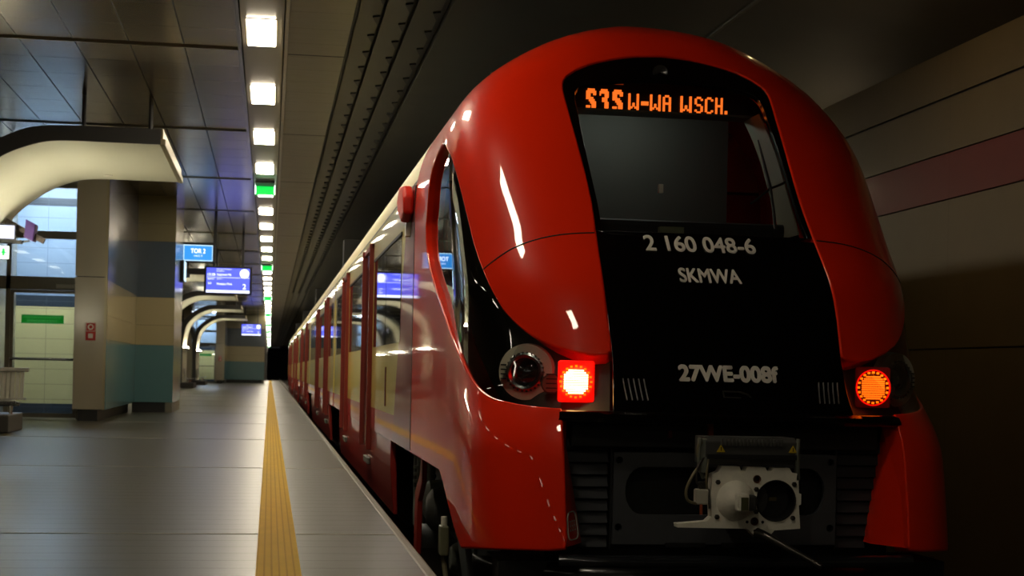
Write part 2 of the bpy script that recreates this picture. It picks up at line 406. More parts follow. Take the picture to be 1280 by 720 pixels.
# green illuminated exit boxes under the strip
er = empty('exit_sign', (-0.17, 31.0, 4.72), 'nearest green lit exit sign hanging under the ceiling light strip', 'exit sign', 'green exit signs under the light strip')
bx(-.36, .02, 31.0, 31.09, 4.49, 4.70).build('housing', EXG, er, bevel=.006)
MB().box(-.368, -.35, 30.985, 31.0, 4.5, 4.70).box(.01, .028, 30.985, 31.0, 4.5, 4.70).box(-.3, -.04, 30.985, 31.1, 4.455, 4.487).build('light_strip', EXW, er)
MB().box(-.36, .02, 30.4, 31.0, 4.66, 4.70).build('shade', BLACKM, er)
for k in range(1, 10):
    r = copy_tree(er); r.location.y = 31 + 24 * k
    r['label'] = 'green lit exit sign under the ceiling strip, ' + ('second nearest' if k == 1 else 'third nearest' if k == 2 else 'tiny and far away')

# ------------------------------------------------------------------ clad pillar blocks and glass door walls
PAN = {k: mat('panel_' + k, v, 0.2, noise=0.05, nscale=2, spec=0.6) for k, v in
       {'teal': (80, 116, 120), 'beige': (158, 146, 112), 'slate': (66, 78, 90), 'olive': (120, 112, 84), 'grey': (152, 144, 126), 'dark': (72, 70, 78)}.items()}
PLINTH = mat('black_plinth', (16, 17, 18), 0.45)
def panel_block(y0, lab, labs):
    t = empty('clad_pillar', (-3.15, y0, 0), lab, 'pillar')
    bx(-3.36, -3.02, y0 + .04, y0 + 6, 0, .22).build('plinth', PLINTH, t)
    bx(-3.42, -2.94, y0 + .03, y0 + 5.98, .2, 4.7).build('core', BLACKM, t)
    for a, b in ((.21, 2.565), (2.58, 4.70)):
        bx(-3.45, -2.905, y0, y0 + .03, a, b).build('face_panel', PAN['grey'], t)
    bx(-2.935, -2.895, y0 - .004, y0 + .03, .2, 4.70).build('corner_strip', TRIMA, t)
    for a, b, m in ((.21, 1.46, 'teal'), (1.465, 1.89, 'beige'), (1.895, 2.52, 'beige'), (2.525, 3.41, 'slate'), (3.415, 4.06, 'dark'), (4.065, 4.70, 'dark')):
        bx(-2.94, -2.885, y0 + .03, y0 + 5.98, a, b).build('side_panel', PAN[m], t)
    # red call point stickers
    for z, kind in ((1.60, 0), (1.44, 1)):
        s = bx(-3.245, -3.075, y0 - .018, y0, z, z + .155).build('fire_sticker' if kind == 0 else 'alarm_box', REDS, t)
        if kind == 0:
            MB().lathe((-3.16, y0 - .02, z + .078), [(.052, 0), (.03, 0), (.03, -.004), (.052, -.004)], n=20, closed=True).build('ring_mark', WHT, s)
            MB().box(-3.235, -3.085, y0 - .021, y0 - .018, z + .145, z + .150).box(-3.235, -3.085, y0 - .021, y0 - .018, z + .005, z + .010).box(-3.24, -3.235, y0 - .021, y0 - .018, z + .005, z + .150).box(-3.085, -3.08, y0 - .021, y0 - .018, z + .005, z + .150).build('border_mark', WHT, s)
        else: bx(-3.20, -3.12, y0 - .024, y0 - .018, z + .04, z + .12).build('window_mark', WHT, s)
    return t
def panel_column(y0, x0, x1, dy, lab):
    t = empty('clad_column', ((x0 + x1) / 2, y0, 0), lab, 'pillar')
    bx(x0 - .14, x1 - .16, y0 + .05, y0 + dy - .1, 0, .24).build('plinth', PLINTH, t)
    bx(x1 - .15, x1 - .01, y0 + .02, y0 + dy - .02, 0, .22).build('corner_foot', FRAME, t)
    bx(x0 - .13, x1 - .03, y0 + .03, y0 + dy - .03, .2, 4.715).build('core', BLACKM, t)
    for a, b, m in ((.22, 1.46, 'teal'), (1.465, 1.895, 'beige'), (1.90, 2.50, 'beige'), (2.505, 3.72, 'slate'), (3.725, 4.11, 'olive'), (4.115, 4.715, 'olive')):
        bx(x0 - .14, x1, y0, y0 + .03, a, b).build('face_panel', PAN[m], t)
        bx(x1 - .03, x1, y0 + .03, y0 + dy, a, b).build('side_panel', PAN[m], t)
    return t
panel_block(28.0, 'grey panelled pillar with two small red stickers beside the glass door', None)
panel_column(34.0, -2.80, -2.08, 2.9, 'teal and beige panelled column behind the grey pillar, track number screen at its side')
panel_block(100.0, 'distant pale pillar far down the platform beside the far glass door', None)
panel_column(106.0, -2.80, -0.36, 3.0, 'distant wide teal and beige panelled block closing the platform end')

corr_tile = seam_mat('corridor_tiles', (214, 200, 140), (150, 138, 98), [(2, 0.3, 0.008, 0.0), (0, 0.6, 0.008, 0.2)], rough=0.3, noise=0.05)
corr_white = seam_mat('corridor_white_tiles', (140, 158, 176), (104, 118, 134), [(2, 0.3, 0.008, 0.0), (0, 0.6, 0.008, 0.2)], rough=0.3, noise=0.05)
corr_dark = seam_mat('corridor_dark_tiles', (52, 60, 68), (90, 98, 104), [(2, 0.15, 0.006, 0.0), (0, 0.6, 0.006, 0.2)], rough=0.3, noise=0.1)
CORRL = emat('corridor_ceiling_light', (214, 228, 255), L_CORR * 6)
def door_wall(y0, x_r, lab):
    x_l = -4.98
    # corridor behind the glass: tiled wall with dark bands, lit from above
    yb = y0 + 2.4
    for a, b, m in ((0.0, .22, corr_dark), (.22, 2.14, corr_tile), (2.14, 2.36, corr_dark), (2.36, 2.40, corr_white), (2.40, 2.50, corr_dark), (2.50, 4.14, corr_white), (4.14, 4.30, corr_dark), (4.30, 4.72, corr_white)):
        struct('wall_back', bx(x_l, x_r, yb, yb + .1, a, b), m)
    struct('wall_right', bx(x_r - .04, x_r + .02, y0 + .06, yb, 0, 4.7), PAN['grey'])
    t = empty('corridor_light', (x_l + .75, y0 + 1.2, 4.6), 'bright ceiling light in the corridor behind the %s glass door' % ('near' if y0 < 50 else 'far'), 'ceiling light')
    bx(x_l + .1, x_r - .2, y0 + .7, y0 + 1.5, 4.62, 4.66).build('diffuser', CORRL, t); bx(x_l + .05, x_r - .15, y0 + .65, y0 + 1.55, 4.66, 4.70).build('housing', FRAME, t)
    # frame with transoms
    d = empty('glass_door', (x_r - .64, y0, 0), lab, 'door')
    fr = MB().box(x_r - .075, x_r, y0, y0 + .1, 0, 4.7)
    fr.box(x_r - 1.36, x_r - 1.28, y0, y0 + .1, 0, 4.7).box(x_l, x_l + .05, y0, y0 + .1, 0, 4.7)
    for a, b in ((2.36, 2.60), (2.98, 2.98), (3.30, 3.44), (4.24, 4.36)):
        if b > a: fr.box(x_l, x_r - .075, y0, y0 + .1, a, b)
    fr.build('frame', FRAME, d, bevel=.004)
    lf = MB().box(x_r - .14, x_r - .08, y0 + .02, y0 + .07, .02, 2.35).box(x_r - 1.275, x_r - 1.22, y0 + .02, y0 + .07, .02, 2.35)
    lf.box(x_r - 1.22, x_r - .14, y0 + .02, y0 + .07, .02, .10).box(x_r - 1.22, x_r - .14, y0 + .02, y0 + .07, 2.30, 2.35)
    leaf = lf.build('door_leaf', FRAME, d)
    bx(x_r - 1.22, x_r - .14, y0 + .04, y0 + .05, .10, 2.30).build('pane', GLASSD, leaf)
    MB().tube([(x_r - .10, y0 + .02, 1.12), (x_r - .10, y0 - .09, 1.12), (x_r - .14, y0 - .10, 1.09), (x_r - 1.25, y0 - .10, 1.09), (x_r - 1.25, y0 + .02, 1.09)], .024, 12).build('push_bar', CHROME, leaf, smooth='auto')
    bx(x_r - .13, x_r - .06, y0 - .12, y0 + .02, 1.09, 1.16).build('bar_bracket', CHROME, leaf, bevel=.01)
    cl = bx(x_r - .47, x_r - .10, y0 - .06, y0 + .0, 2.39, 2.47).build('door_closer', WHITEP, d, bevel=.008)
    g = bx(x_r - 1.08, x_r - .33, y0 + .03, y0 + .04, 1.74, 1.90).build('exit_notice', GRNS, leaf)
    text_mb('WYJŚCIE EWAKUACYJNE', x_r - 1.04, 1.835, .035, y0 + .027, width=.66).build('lettering', GRNT, leaf)
    text_mb('EMERGENCY EXIT', x_r - .98, 1.775, .032, y0 + .027, width=.54).build('lettering', GRNT, leaf)
    MB().box(x_r - 1.07, x_r - .34, y0 + .027, y0 + .03, 1.885, 1.89).box(x_r - 1.07, x_r - .34, y0 + .027, y0 + .03, 1.75, 1.755).build('border', GRNT, leaf)
    for i, (a, b) in enumerate(((2.60, 3.30), (3.44, 4.24), (4.36, 4.70))):
        bx(x_l, x_r - .075, y0 + .045, y0 + .055, a, b).build('pane', GLASSD, d)
    bx(x_l, x_r - 1.36, y0 + .045, y0 + .055, .02, 2.36).build('pane', GLASSD, d)
    struct('wall_left', bx(x_l - .55, x_l, y0 - .9, y0 + 8.1, 0, 4.7), PAN['grey'])
    return d
door_wall(28.9, -3.42, 'grey framed glass door with push bar and green exit notice, left of grey pillar')
door_wall(100.9, -3.42, 'distant glass door with green notice beside the far pale pillar')

# ------------------------------------------------------------------ white arches (cantilever fins)
def arch(y0, w_, lab, lamp=True):
    t = empty('curved_arch', (-3.6, y0, 0), lab, 'arch', 'curved white arches along the platform')
    bot = [(-1.42, 3.80), (-2.0, 3.80), (-2.5, 3.80), (-2.80, 3.78), (-3.05, 3.71), (-3.3, 3.60), (-3.55, 3.43), (-3.76, 3.24), (-3.92, 3.02), (-4.02, 2.75), (-4.08, 2.4), (-4.10, 2.0), (-4.10, .27)]
    top = [(-1.42, 3.99), (-2.5, 3.99), (-2.95, 3.96), (-3.2, 3.88), (-3.45, 3.75), (-3.75, 3.55), (-4.0, 3.30), (-4.12, 3.10), (-4.17, 2.85), (-4.19, 2.4), (-4.19, 2.0), (-4.19, .27)]
    def sm(p):
        out = []
        for i in range(len(p) - 1):
            p0 = p[max(i - 1, 0)]; p1 = p[i]; p2 = p[i + 1]; p3 = p[min(i + 2, len(p) - 1)]
            for k in range(4):
                u = k / 4
                out.append(tuple(.5 * (2 * p1[j] + (p2[j] - p0[j]) * u + (2 * p0[j] - 5 * p1[j] + 4 * p2[j] - p3[j]) * u * u + (3 * p1[j] - p0[j] - 3 * p2[j] + p3[j]) * u ** 3) for j in (0, 1)))
        return out + [p[-1]]
    for flip in (0, 1):
        arch_half(t, y0, w_, sm(bot), sm(top), flip)
    return t
def arch_half(t, y0, w_, b, a, flip):
    MX = (lambda x: -8.4 - x) if flip else (lambda x: x)
    b = [(MX(x), z) for x, z in b]; a = [(MX(x), z) for x, z in a]
    # soffit shell: width narrows slightly as it bends down
    mb = MB(); n = len(b); vs = []
    for x, z in b:
        for yy in (y0, y0 + w_): vs.append((x, yy, z))
    mb.add(vs, [(2 * i, 2 * i + 1, 2 * i + 3, 2 * i + 2) for i in range(n - 1)])
    mb.add([(x, yy, z + .03) for x, z in b for yy in (y0, y0 + w_)], [(2 * i, 2 * i + 2, 2 * i + 3, 2 * i + 1) for i in range(n - 1)])
    mb.build('soffit', FINM, t, smooth='auto', fixn=False)
    for yy, e in ((y0 - .03, .03), (y0 + w_, .03)):
        ring = [(x, z - .0) for x, z in b] + a[::-1]
        MB().prism(ring, yy, yy + e, 'y').build('fascia', FIND, t)
    m2 = MB(); n2 = len(a)
    m2.add([(x, yy, z - .01) for x, z in a for yy in (y0, y0 + w_)], [(2 * i, 2 * i + 1, 2 * i + 3, 2 * i + 2) for i in range(n2 - 1)]).build('top_cover', FIND, t, smooth='auto')
    MB().box(MX(-1.43), MX(-1.36), y0 - .03, y0 + w_ + .03, 3.785, 3.87).box(MX(-1.42), MX(-1.39), y0 - .03, y0 + w_ + .03, 3.87, 4.0).build('end_trim', TRIMA, t, bevel=.01)
    MB().tube([(MX(-2.4), y0 + w_ * .86, 3.797), (MX(-2.4), y0 + w_ * .86, 3.785)], .06, 16).build('downlight', WHT, t)
    for xh in (-1.7, -2.6): MB().tube([(MX(xh), y0 + w_ / 2, 3.98), (MX(xh), y0 + w_ / 2, 4.72)], .03, 8).build('hanger', FIND, t)
    return t
arch(19.7, 3.9, 'large white curved arch overhanging the platform at the left, nearest the camera')
for k, y in enumerate((47, 60.5, 74, 87.5)):
    arch(y, 3.9, 'white curved arch beyond the panelled column, %s' % ('second from the camera', 'third from the camera', 'fourth from the camera', 'farthest')[k])
# uplights inside the arch feet
UPL = emat('arch_uplight', (255, 246, 214), L_FIN)
for k, y in enumerate((19.7, 47, 60.5, 74, 87.5)):
    t = empty('arch_uplight', (-3.8, y + 1.9, 0.3), 'warm uplight bar on the leg of the %s curved arch' % ('nearest', 'second', 'third', 'fourth', 'farthest')[k], 'light', 'uplights under the arches')
    bx(-4.06, -3.98, y + .6, y + 3.3, 1.92, 1.98).build('lamp_bar', UPL, t)
    bx(-4.09, -3.95, y + .5, y + 3.4, 1.84, 1.93).build('housing', FIND, t)

# ------------------------------------------------------------------ seat islands at the arch feet
PERF = seam_mat('perforated_steel', (168, 166, 160), (90, 90, 88), [(1, 0.03, 0.008, 0.0)], rough=0.3, metal=0.7, noise=0.05)
SLATM = mat('bench_slat_grey', (158, 156, 150), 0.35, metal=0.3)
BASE = mat('bench_base_dark', (52, 50, 48), 0.5, noise=0.1)
def bench(y0, y1, lab):
    t = empty('metal_bench', (-3.9, (y0 + y1) / 2, 0), lab, 'bench', 'metal benches at the arch feet')
    bx(-4.5, -3.57, y0, y1, 0.0, .25).build('base', BASE, t, bevel=.02)
    n = int((y1 - y0 - .3) / .62)
    for i in range(n):
        a = y0 + .15 + i * .62; b = a + .56
        seat = [(-3.60, .44), (-3.585, .46), (-3.62, .475), (-3.75, .455), (-3.9, .44), (-3.98, .46), (-3.98, .445), (-3.9, .425), (-3.75, .44)]
        MB().prism(seat, a, b, 'y').build('seat', PERF, t, bevel=.004)
        bk = MB().prism([(-3.98, .46), (-4.03, .92), (-4.05, .93), (-4.06, .92), (-4.0, .45)], a, b, 'y'); bk.build('backrest', SLATM, t, bevel=.004)
    MB().tube([(-3.8, y0 + .1, .40), (-3.8, y1 - .1, .40)], .03, 10).build('beam', CHROME, t)
    for yy in (y0 + .3, (y0 + y1) / 2, y1 - .3): MB().tube([(-3.8, yy, .24), (-3.8, yy, .40)], .025, 10).build('leg', CHROME, t)
    return t
# near bench: its end faces the camera, a slatted back rises behind the seat
t = empty('metal_bench', (-3.9, 23.3, 0), 'grey slatted metal bench on a dark plinth at the left edge', 'bench', 'metal benches at the arch feet')
bx(-4.6, -3.68, 22.7, 24.0, 0.0, .26).build('base', BASE, t, bevel=.02)
for i in range(7):
    xx = -3.62 - i * .065
    MB().prism([(xx - .026, .43), (xx + .026, .43), (xx + .026, .445), (xx - .026, .445)], 22.95, 23.38, 'y').build('seat_slat', PERF, t, bevel=.003)
    MB().add([(xx - .027, 23.40, .47), (xx + .027, 23.40, .47), (xx + .027, 23.50, .93), (xx - .027, 23.50, .93), (xx - .027, 23.43, .47), (xx + .027, 23.43, .47), (xx + .027, 23.53, .93), (xx - .027, 23.53, .93)],
             [(0, 1, 2, 3), (4, 7, 6, 5), (0, 4, 5, 1), (1, 5, 6, 2), (2, 6, 7, 3), (3, 7, 4, 0)]).build('back_slat', SLATM, t)
MB().box(-4.05, -3.53, 23.46, 23.52, .88, .94).box(-4.05, -3.55, 23.40, 23.44, .46, .50).build('back_rail', SLATM, t, bevel=.01)
MB().tube([(-4.04, 23.15, .40), (-3.60, 23.15, .40)], .028, 10).build('beam', CHROME, t, smooth='auto')
MB().tube([(-3.62, 22.93, .455), (-4.04, 22.93, .455)], .018, 10).build('front_rail', CHROME, t, smooth='auto')
for xx in (-3.72, -3.98): MB().tube([(xx, 23.15, .25), (xx, 23.15, .40)], .024, 10).build('leg', CHROME, t)
for k, y in enumerate((47.2, 60.7, 74.2, 87.7)):
    bench(y, y + 2.6, 'small grey metal bench on dark plinth under the %s distant arch' % ('first', 'second', 'third', 'fourth')[k])

# arch foot: bracket arm with purple camera, screen and exit sign
t = empty('camera_bracket', (-3.9, 23.4, 3.0), 'slanted dark bracket arm with purple box below the curved arch', 'bracket')
MB().tube([(-3.86, 23.2, 3.087), (-3.31, 23.2, 2.80)], .055, 4).build('arm', mat('bracket_brown', (58, 48, 44), 0.5), t)
MB().prism([(-3.56, 3.11), (-3.42, 3.04), (-3.45, 2.79), (-3.58, 2.84)], 23.06, 23.34, 'y').build('camera_box', PURP, t, bevel=.01)
MB().tube([(-3.60, 23.2, 2.90), (-3.52, 23.2, 2.80), (-3.7, 23.2, 2.78)], .018, 6).build('cable', FIND, t)
bx(-3.95, -3.62, 23.1, 23.25, 2.755, 2.80).build('shelf_rail', FIND, t)
t = empty('wall_screen', (-4.2, 23.0, 2.9), 'white lit screen below the bracket arm at the left edge', 'screen')
bx(-3.95, -3.69, 23.02, 23.09, 2.80, 3.03).build('housing', FIND, t); bx(-3.94, -3.71, 23.0, 23.02, 2.815, 3.0).build('display', SCRW, t)
t = empty('exit_sign', (-4.0, 23.0, 2.6), 'green and white lit exit sign below the white screen at the left edge', 'exit sign')
bx(-3.96, -3.775, 23.02, 23.1, 2.515, 2.705).build('housing', FRAME, t); bx(-3.95, -3.78, 23.0, 23.02, 2.52, 2.70).build('panel', EXW, t)
MB().box(-3.87, -3.83, 22.985, 23.0, 2.56, 2.67).box(-3.9, -3.80, 22.985, 23.0, 2.60, 2.62).build('pictogram', EXG, t)

# ------------------------------------------------------------------ screens
t = empty('track_sign', (-1.73, 37.0, 3.7), 'small blue screen reading TOR 2 beside the panelled column', 'sign')
bx(-2.14, -1.34, 37.0, 37.1, 3.49, 3.97).build('housing', BLACKM, t, bevel=.01)
MB().box(-2.08, -1.40, 36.985, 36.999, 3.53, 3.55).box(-2.08, -1.40, 36.985, 36.999, 3.89, 3.91).box(-2.08, -2.065, 36.985, 36.999, 3.53, 3.91).box(-1.415, -1.40, 36.985, 36.999, 3.53, 3.91).build('border', SCRL, t)
bx(-2.08, -1.40, 36.99, 37.0, 3.53, 3.91).build('display', SCRT, t)
text_mb('TOR 2', -1.91, 3.715, .105, 36.98, width=.34, bold=.02).build('lettering', SCRW, t)
text_mb('track 2', -1.84, 3.635, .04, 36.98, width=.2).build('lettering', SCRW, t)
MB().box(-1.37, -1.31, 37.02, 37.08, 3.5, 4.72).build('hanger', BLACKM, t)
t = empty('side_screen', (-2.05, 36.2, 3.2), 'dark narrow screen seen edge on, below the track sign', 'screen')
bx(-2.07, -2.0, 35.9, 36.6, 2.98, 3.47).build('housing', BLACKM, t, bevel=.01)
MB().box(-2.0, -1.985, 35.92, 36.58, 3.0, 3.45).build('display', SCRL, t)
bx(-2.07, -1.9, 36.6, 36.66, 3.1, 3.2).build('arm', BLACKM, t)
def board(y0, lab):
    t = empty('departure_board', (-1.17, y0, 3.4), lab, 'screen')
    bx(-1.80, -.53, y0, y0 + .14, 2.99, 3.75).build('housing', BLACKM, t, bevel=.012)
    bx(-1.74, -.59, y0 - .01, y0, 3.035, 3.70).build('display', SCRB, t)
    bx(-1.74, -.59, y0 - .016, y0 - .0101, 3.035, 3.10).build('ticker_bar', SCRW, t)
    y = y0 - .02
    L = MB()
    for body, x, z, h, wd in (('Ożarów, Pruszków', -1.47, 3.655, .032, .40), ('na lotnisko', -1.47, 3.61, .026, .20), ('13:38', -1.71, 3.485, .07, .20), ('Sulejówek Mił.', -1.46, 3.48, .072, .38),
                              ('Osob. S3', -1.71, 3.385, .035, .17), ('peron 1', -1.46, 3.385, .035, .14), ('S3', -1.69, 3.26, .05, .08), ('Warszawa Wsch.', -1.47, 3.245, .055, .42), ('2', -.77, 3.14, .14, .085)):
        q = text_mb(body, x, z, h, y, width=wd, bold=.012); L.add(q.v, q.f)
    L.box(-1.73, -.6, y, y + .002, 3.44, 3.448).build('lettering', SCRW, t, fixn=False)
    MB().lathe((-.73, y, 3.56), [(.125, 0), (.0, 0)], n=28).build('clock_face', SCRW, t)
    MB().lathe((-.73, y - .003, 3.56), [(.06, 0), (.045, 0)], n=20).build('clock_mark', SCRY, t)
    for xx in (-1.55, -.78): bx(xx - .03, xx + .03, y0 + .04, y0 + .10, 3.75, 4.72).build('hanger', BLACKM, t)
    return t
board(42.0, 'blue departure board with white text and platform number 2 hanging over the platform')
board(95.0, 'small distant blue departure board hanging far down the platform')

# ------------------------------------------------------------------ train nose surface
TC = 2.565; YB = 12.2; Z1, SA, SB, ZT, SP = 2.265, 2.743, 1.112, 3.616, 3.36
zk = np.array([-.6, 0, .8, .95, 1.13, 1.5, 1.87, 2.4, 2.88, 3.15, 3.35, 3.5, 3.6, 3.616])
fk = np.array([7.93, 7.98, 8.15, 8.221, 8.302, 8.48, 8.814, 9.31, 9.767, 9.985, 10.2, 10.63, 11.13, 11.285])
def _slopes(x, y):
    h = np.diff(x); m = np.diff(y) / h; d = np.zeros(len(x)); d[0] = m[0]; d[-1] = m[-1]
    for i in range(1, len(x) - 1):
        if m[i - 1] * m[i] > 0:
            w1 = 2 * h[i] + h[i - 1]; w2 = h[i] + 2 * h[i - 1]; d[i] = (w1 + w2) / (w1 / m[i - 1] + w2 / m[i])
    return d
dk = _slopes(zk, fk)
def SF(z):
    z = np.clip(z, zk[0], zk[-1]); i = np.clip(np.searchsorted(zk, z) - 1, 0, len(zk) - 2)
    h = zk[i + 1] - zk[i]; t = (z - zk[i]) / h
    return (2*t**3 - 3*t**2 + 1) * fk[i] + (t**3 - 2*t**2 + t) * h * dk[i] + (-2*t**3 + 3*t**2) * fk[i + 1] + (t**3 - t**2) * h * dk[i + 1]
def SW(z):
    s = np.clip((z - Z1) / (ZT - Z1), 0, 1); return np.maximum(1.44 * np.clip(1 - s**SA, 0, 1)**(1 / SB), 1e-4)
def SD(z): return np.minimum(1.6 - .64 * np.clip((z - 1) / 2, 0, 1), np.maximum(YB - .05 - SF(z), .02))
def S(s, z):
    s = np.asarray(s, float); z = np.asarray(z, float); a = np.abs(s); ph = np.clip(a, 0, 1) * np.pi / 2
    t = np.clip((.95 - z) / .4, 0, 1); P = SP + 1.6 * t * t * (3 - 2 * t)
    rho = (np.sin(ph)**P + np.abs(np.cos(ph))**P)**(-1 / P); w_ = SW(z); f = SF(z); d = SD(z)
    y = f + d * (1 - rho * np.cos(ph)) + np.clip(a - 1, 0, 2) * (YB - f - d)
    return np.stack([TC + np.sign(s) * w_ * rho * np.sin(ph), y, z + 0 * y], -1)
def SN(s, z):
    h = 2e-3; s = np.asarray(s, float); z = np.asarray(z, float)
    zz = np.minimum(z, ZT - .012)
    n = np.cross(S(s + h, zz) - S(s - h, zz), S(s, zz + h) - S(s, zz - h)); n /= np.linalg.norm(n, axis=-1, keepdims=True) + 1e-12
    return n                                     # points outwards (towards -y at the front)
def front_y(x, z):
    lo, hi = 0.0, 1.0; tx = abs(x - TC)
    for _ in range(30):
        m = (lo + hi) / 2
        if abs(float(S(m, z)[0]) - TC) < tx: lo = m
        else: hi = m
    return float(S(lo, z)[1])
def resample(p, step=.03, closed=False, smooth=True):
    out = []; n = len(p)
    for i in range(n if closed else n - 1):
        g = (lambda k: p[k % n]) if closed else (lambda k: p[min(max(k, 0), n - 1)])
        p0, p1, p2, p3 = g(i - 1), g(i), g(i + 1), g(i + 2)
        m = max(1, int(math.dist(p1, p2) / step))
        for k in range(m):
            u = k / m
            if smooth: out.append(tuple(.5 * (2*p1[j] + (p2[j] - p0[j]) * u + (2*p0[j] - 5*p1[j] + 4*p2[j] - p3[j]) * u * u + (3*p1[j] - p0[j] - 3*p2[j] + p3[j]) * u**3) for j in (0, 1)))
            else: out.append(tuple(p1[j] + (p2[j] - p1[j]) * u for j in (0, 1)))
    if not closed: out.append(tuple(p[-1]))
    return out
def mir(p): return [(-a, b) for a, b in p]
ZROWS = sorted(set([round(-.1 + .05 * i, 3) for i in range(64)] + [round(3.05 + .02 * i, 3) for i in range(28)]))
def surf_part(name, outer, m, parent, holes=(), depth=None, rim=.08, ds=.03, mingap=.014, round_=.008):
    area = lambda q: sum(q[i][0] * q[(i + 1) % len(q)][1] - q[(i + 1) % len(q)][0] * q[i][1] for i in range(len(q)))
    if area(outer) < 0: outer = outer[::-1]
    holes = [h[::-1] if area(h) > 0 else h for h in holes]
    loops = [outer] + list(holes); B = np.array([q for l in loops for q in l])
    smin, smax = B[:, 0].min(), B[:, 0].max(); zmin, zmax = B[:, 1].min(), B[:, 1].max()
    pts = []
    for z in ZROWS:
        if not (zmin < z < min(zmax, ZT - .004)): continue
        for s in np.arange(math.floor(smin / ds) * ds, smax, ds):
            if ((B[:, 0] - s)**2 + (B[:, 1] - z)**2).min() < mingap**2: continue
            if in_poly(s, z, outer) and not any(in_poly(s, z, h) for h in holes): pts.append((float(s), float(z)))
    v, f = cdt(outer, list(holes), pts); v = np.array(v)
    P = S(v[:, 0], v[:, 1]); N = SN(v[:, 0], v[:, 1])
    if depth is not None: P = P - N * np.array([depth(a, b) for a, b in v])[:, None]
    V = P.tolist(); NN = N.tolist(); Fc = []
    for t in f:
        a, b, c_ = (np.array(V[i]) for i in t); g = np.cross(b - a, c_ - a)
        Fc.append(t if np.dot(g, N[t[0]]) > 0 else t[::-1])
    if rim > 0:
        for lp in loops:
            L = np.array(lp); k = len(L); nx = np.roll(L, -1, 0); pv = np.roll(L, 1, 0); T2 = nx - pv
            o2 = np.stack([T2[:, 1], -T2[:, 0]], 1); o2 /= np.linalg.norm(o2, axis=1, keepdims=True) + 1e-9
            n3 = SN(L[:, 0], L[:, 1]); h = .004
            d3 = S(L[:, 0] + o2[:, 0] * h, np.minimum(L[:, 1] + o2[:, 1] * h, ZT - .001)) - S(L[:, 0] - o2[:, 0] * h, np.minimum(L[:, 1] - o2[:, 1] * h, ZT - .001))
            t3 = S(nx[:, 0], nx[:, 1]) - S(pv[:, 0], pv[:, 1])
            c3 = np.cross(t3, n3); c3 *= np.sign((c3 * d3).sum(1, keepdims=True)); c3 /= np.linalg.norm(c3, axis=1, keepdims=True) + 1e-9
            base = S(L[:, 0], L[:, 1])
            if depth is not None: base = base - n3 * np.array([depth(a, b) for a, b in L])[:, None]
            rings = [(0, 0, 0), (round_ * .38, round_ * .08, .38), (round_ * .71, round_ * .29, .71), (round_ * .92, round_ * .62, .92), (round_, round_, 1), (round_, rim, 1)]
            st = len(V)
            for e, d, bl in rings:
                V += (base + c3 * e - n3 * d).tolist(); q = n3 * math.sqrt(max(0, 1 - bl * bl)) + c3 * bl; NN += (q / np.linalg.norm(q, axis=1, keepdims=True)).tolist()
            for r in range(len(rings) - 1):
                for i in range(k):
                    j = (i + 1) % k; fc = (st + r * k + i, st + r * k + j, st + (r + 1) * k + j, st + (r + 1) * k + i)
                    a, b, c_ = (np.array(V[x]) for x in fc[:3]); g = np.cross(b - a, np.array(V[fc[3]]) - a)
                    Fc.append(fc if np.dot(g, np.array(NN[fc[3]])) > 0 else fc[::-1])
    mb = MB(); mb.v = [tuple(p) for p in V]; mb.f = Fc
    return mb.build(name, m, parent, normals=NN)

IN = [(-0.2897, 1.1475), (-0.293, 1.3385), (-0.2945, 1.573), (-0.29, 1.8391), (-0.2863, 2.0604), (-0.2889, 2.2807), (-0.2961, 2.4996), (-0.3104, 2.693), (-0.3282, 2.83), (-0.3414, 2.9185), (-0.339, 2.982), (-0.3181, 3.034), (-0.2819, 3.0813), (-0.2179, 3.1257), (-0.1265, 3.1613), (0, 3.178)]
OUT = [(-0.2897, 1.1475), (-0.2989, 1.1335), (-0.3286, 1.1275), (-0.3714, 1.1435), (-0.4147, 1.1781), (-0.4547, 1.2228), (-0.4937, 1.2918), (-0.5327, 1.3818), (-0.5714, 1.5136), (-0.6016, 1.6564), (-0.627, 1.8162), (-0.6491, 1.9918), (-0.6721, 2.1518), (-0.7016, 2.3074), (-0.7521, 2.4508), (-0.8526, 2.5594)]
GO = [(-0.8526, 2.5594), (-1.0042, 2.5965), (-1.2366, 2.53), (-1.3823, 2.4087), (-1.4771, 2.2443), (-1.5473, 2.0738), (-1.5244, 1.8873), (-1.4022, 1.7077), (-1.2042, 1.5115), (-0.9955, 1.3314), (-0.8209, 1.1634), (-0.7218, 1.0294), (-0.6661, 0.9355), (-0.6122, 0.8778), (-0.5582, 0.8452), (-0.5012, 0.8273), (-0.4436, 0.8143), (-0.4009, 0.8088)]
RIDGE = [(-0.4009, 0.8088), (-0.3934, 0.6028), (-0.392, 0.3471), (-0.3905, 0.0764)]
BOT = [(-0.3905, 0.0679), (-0.4608, 0.0622), (-0.5371, 0.0472), (-0.637, 0.0177), (-0.7376, -0.0173)]
REAR = [(-0.7376, -0.0173), (-0.8381, 0.0605), (-0.9687, 0.1747), (-1.0925, 0.301), (-1.17, 0.362)]
rIN, rOUT, rGO = resample(IN), resample(OUT), resample(GO)
rRI, rBO, rRE = resample(RIDGE), resample(BOT), resample(REAR)
left = rIN[::-1][1:] + rOUT[1:] + rGO[1:] + rRI[1:] + rBO[1:] + rRE[1:] + resample([(-1.17, .362), (-2, .362)], .05, smooth=False)[1:] + resample([(-2, .362), (-2, 2.3)], .1, smooth=False)[1:] + resample([(-2, 2.3), (-2, ZT - .002)], .05, smooth=False)[1:]
topedge = resample([(-2, ZT - .002), (2, ZT - .002)], .25, smooth=False)[1:-1]
outline = left + topedge + mir(left)[::-1] + [(0, 3.178)]

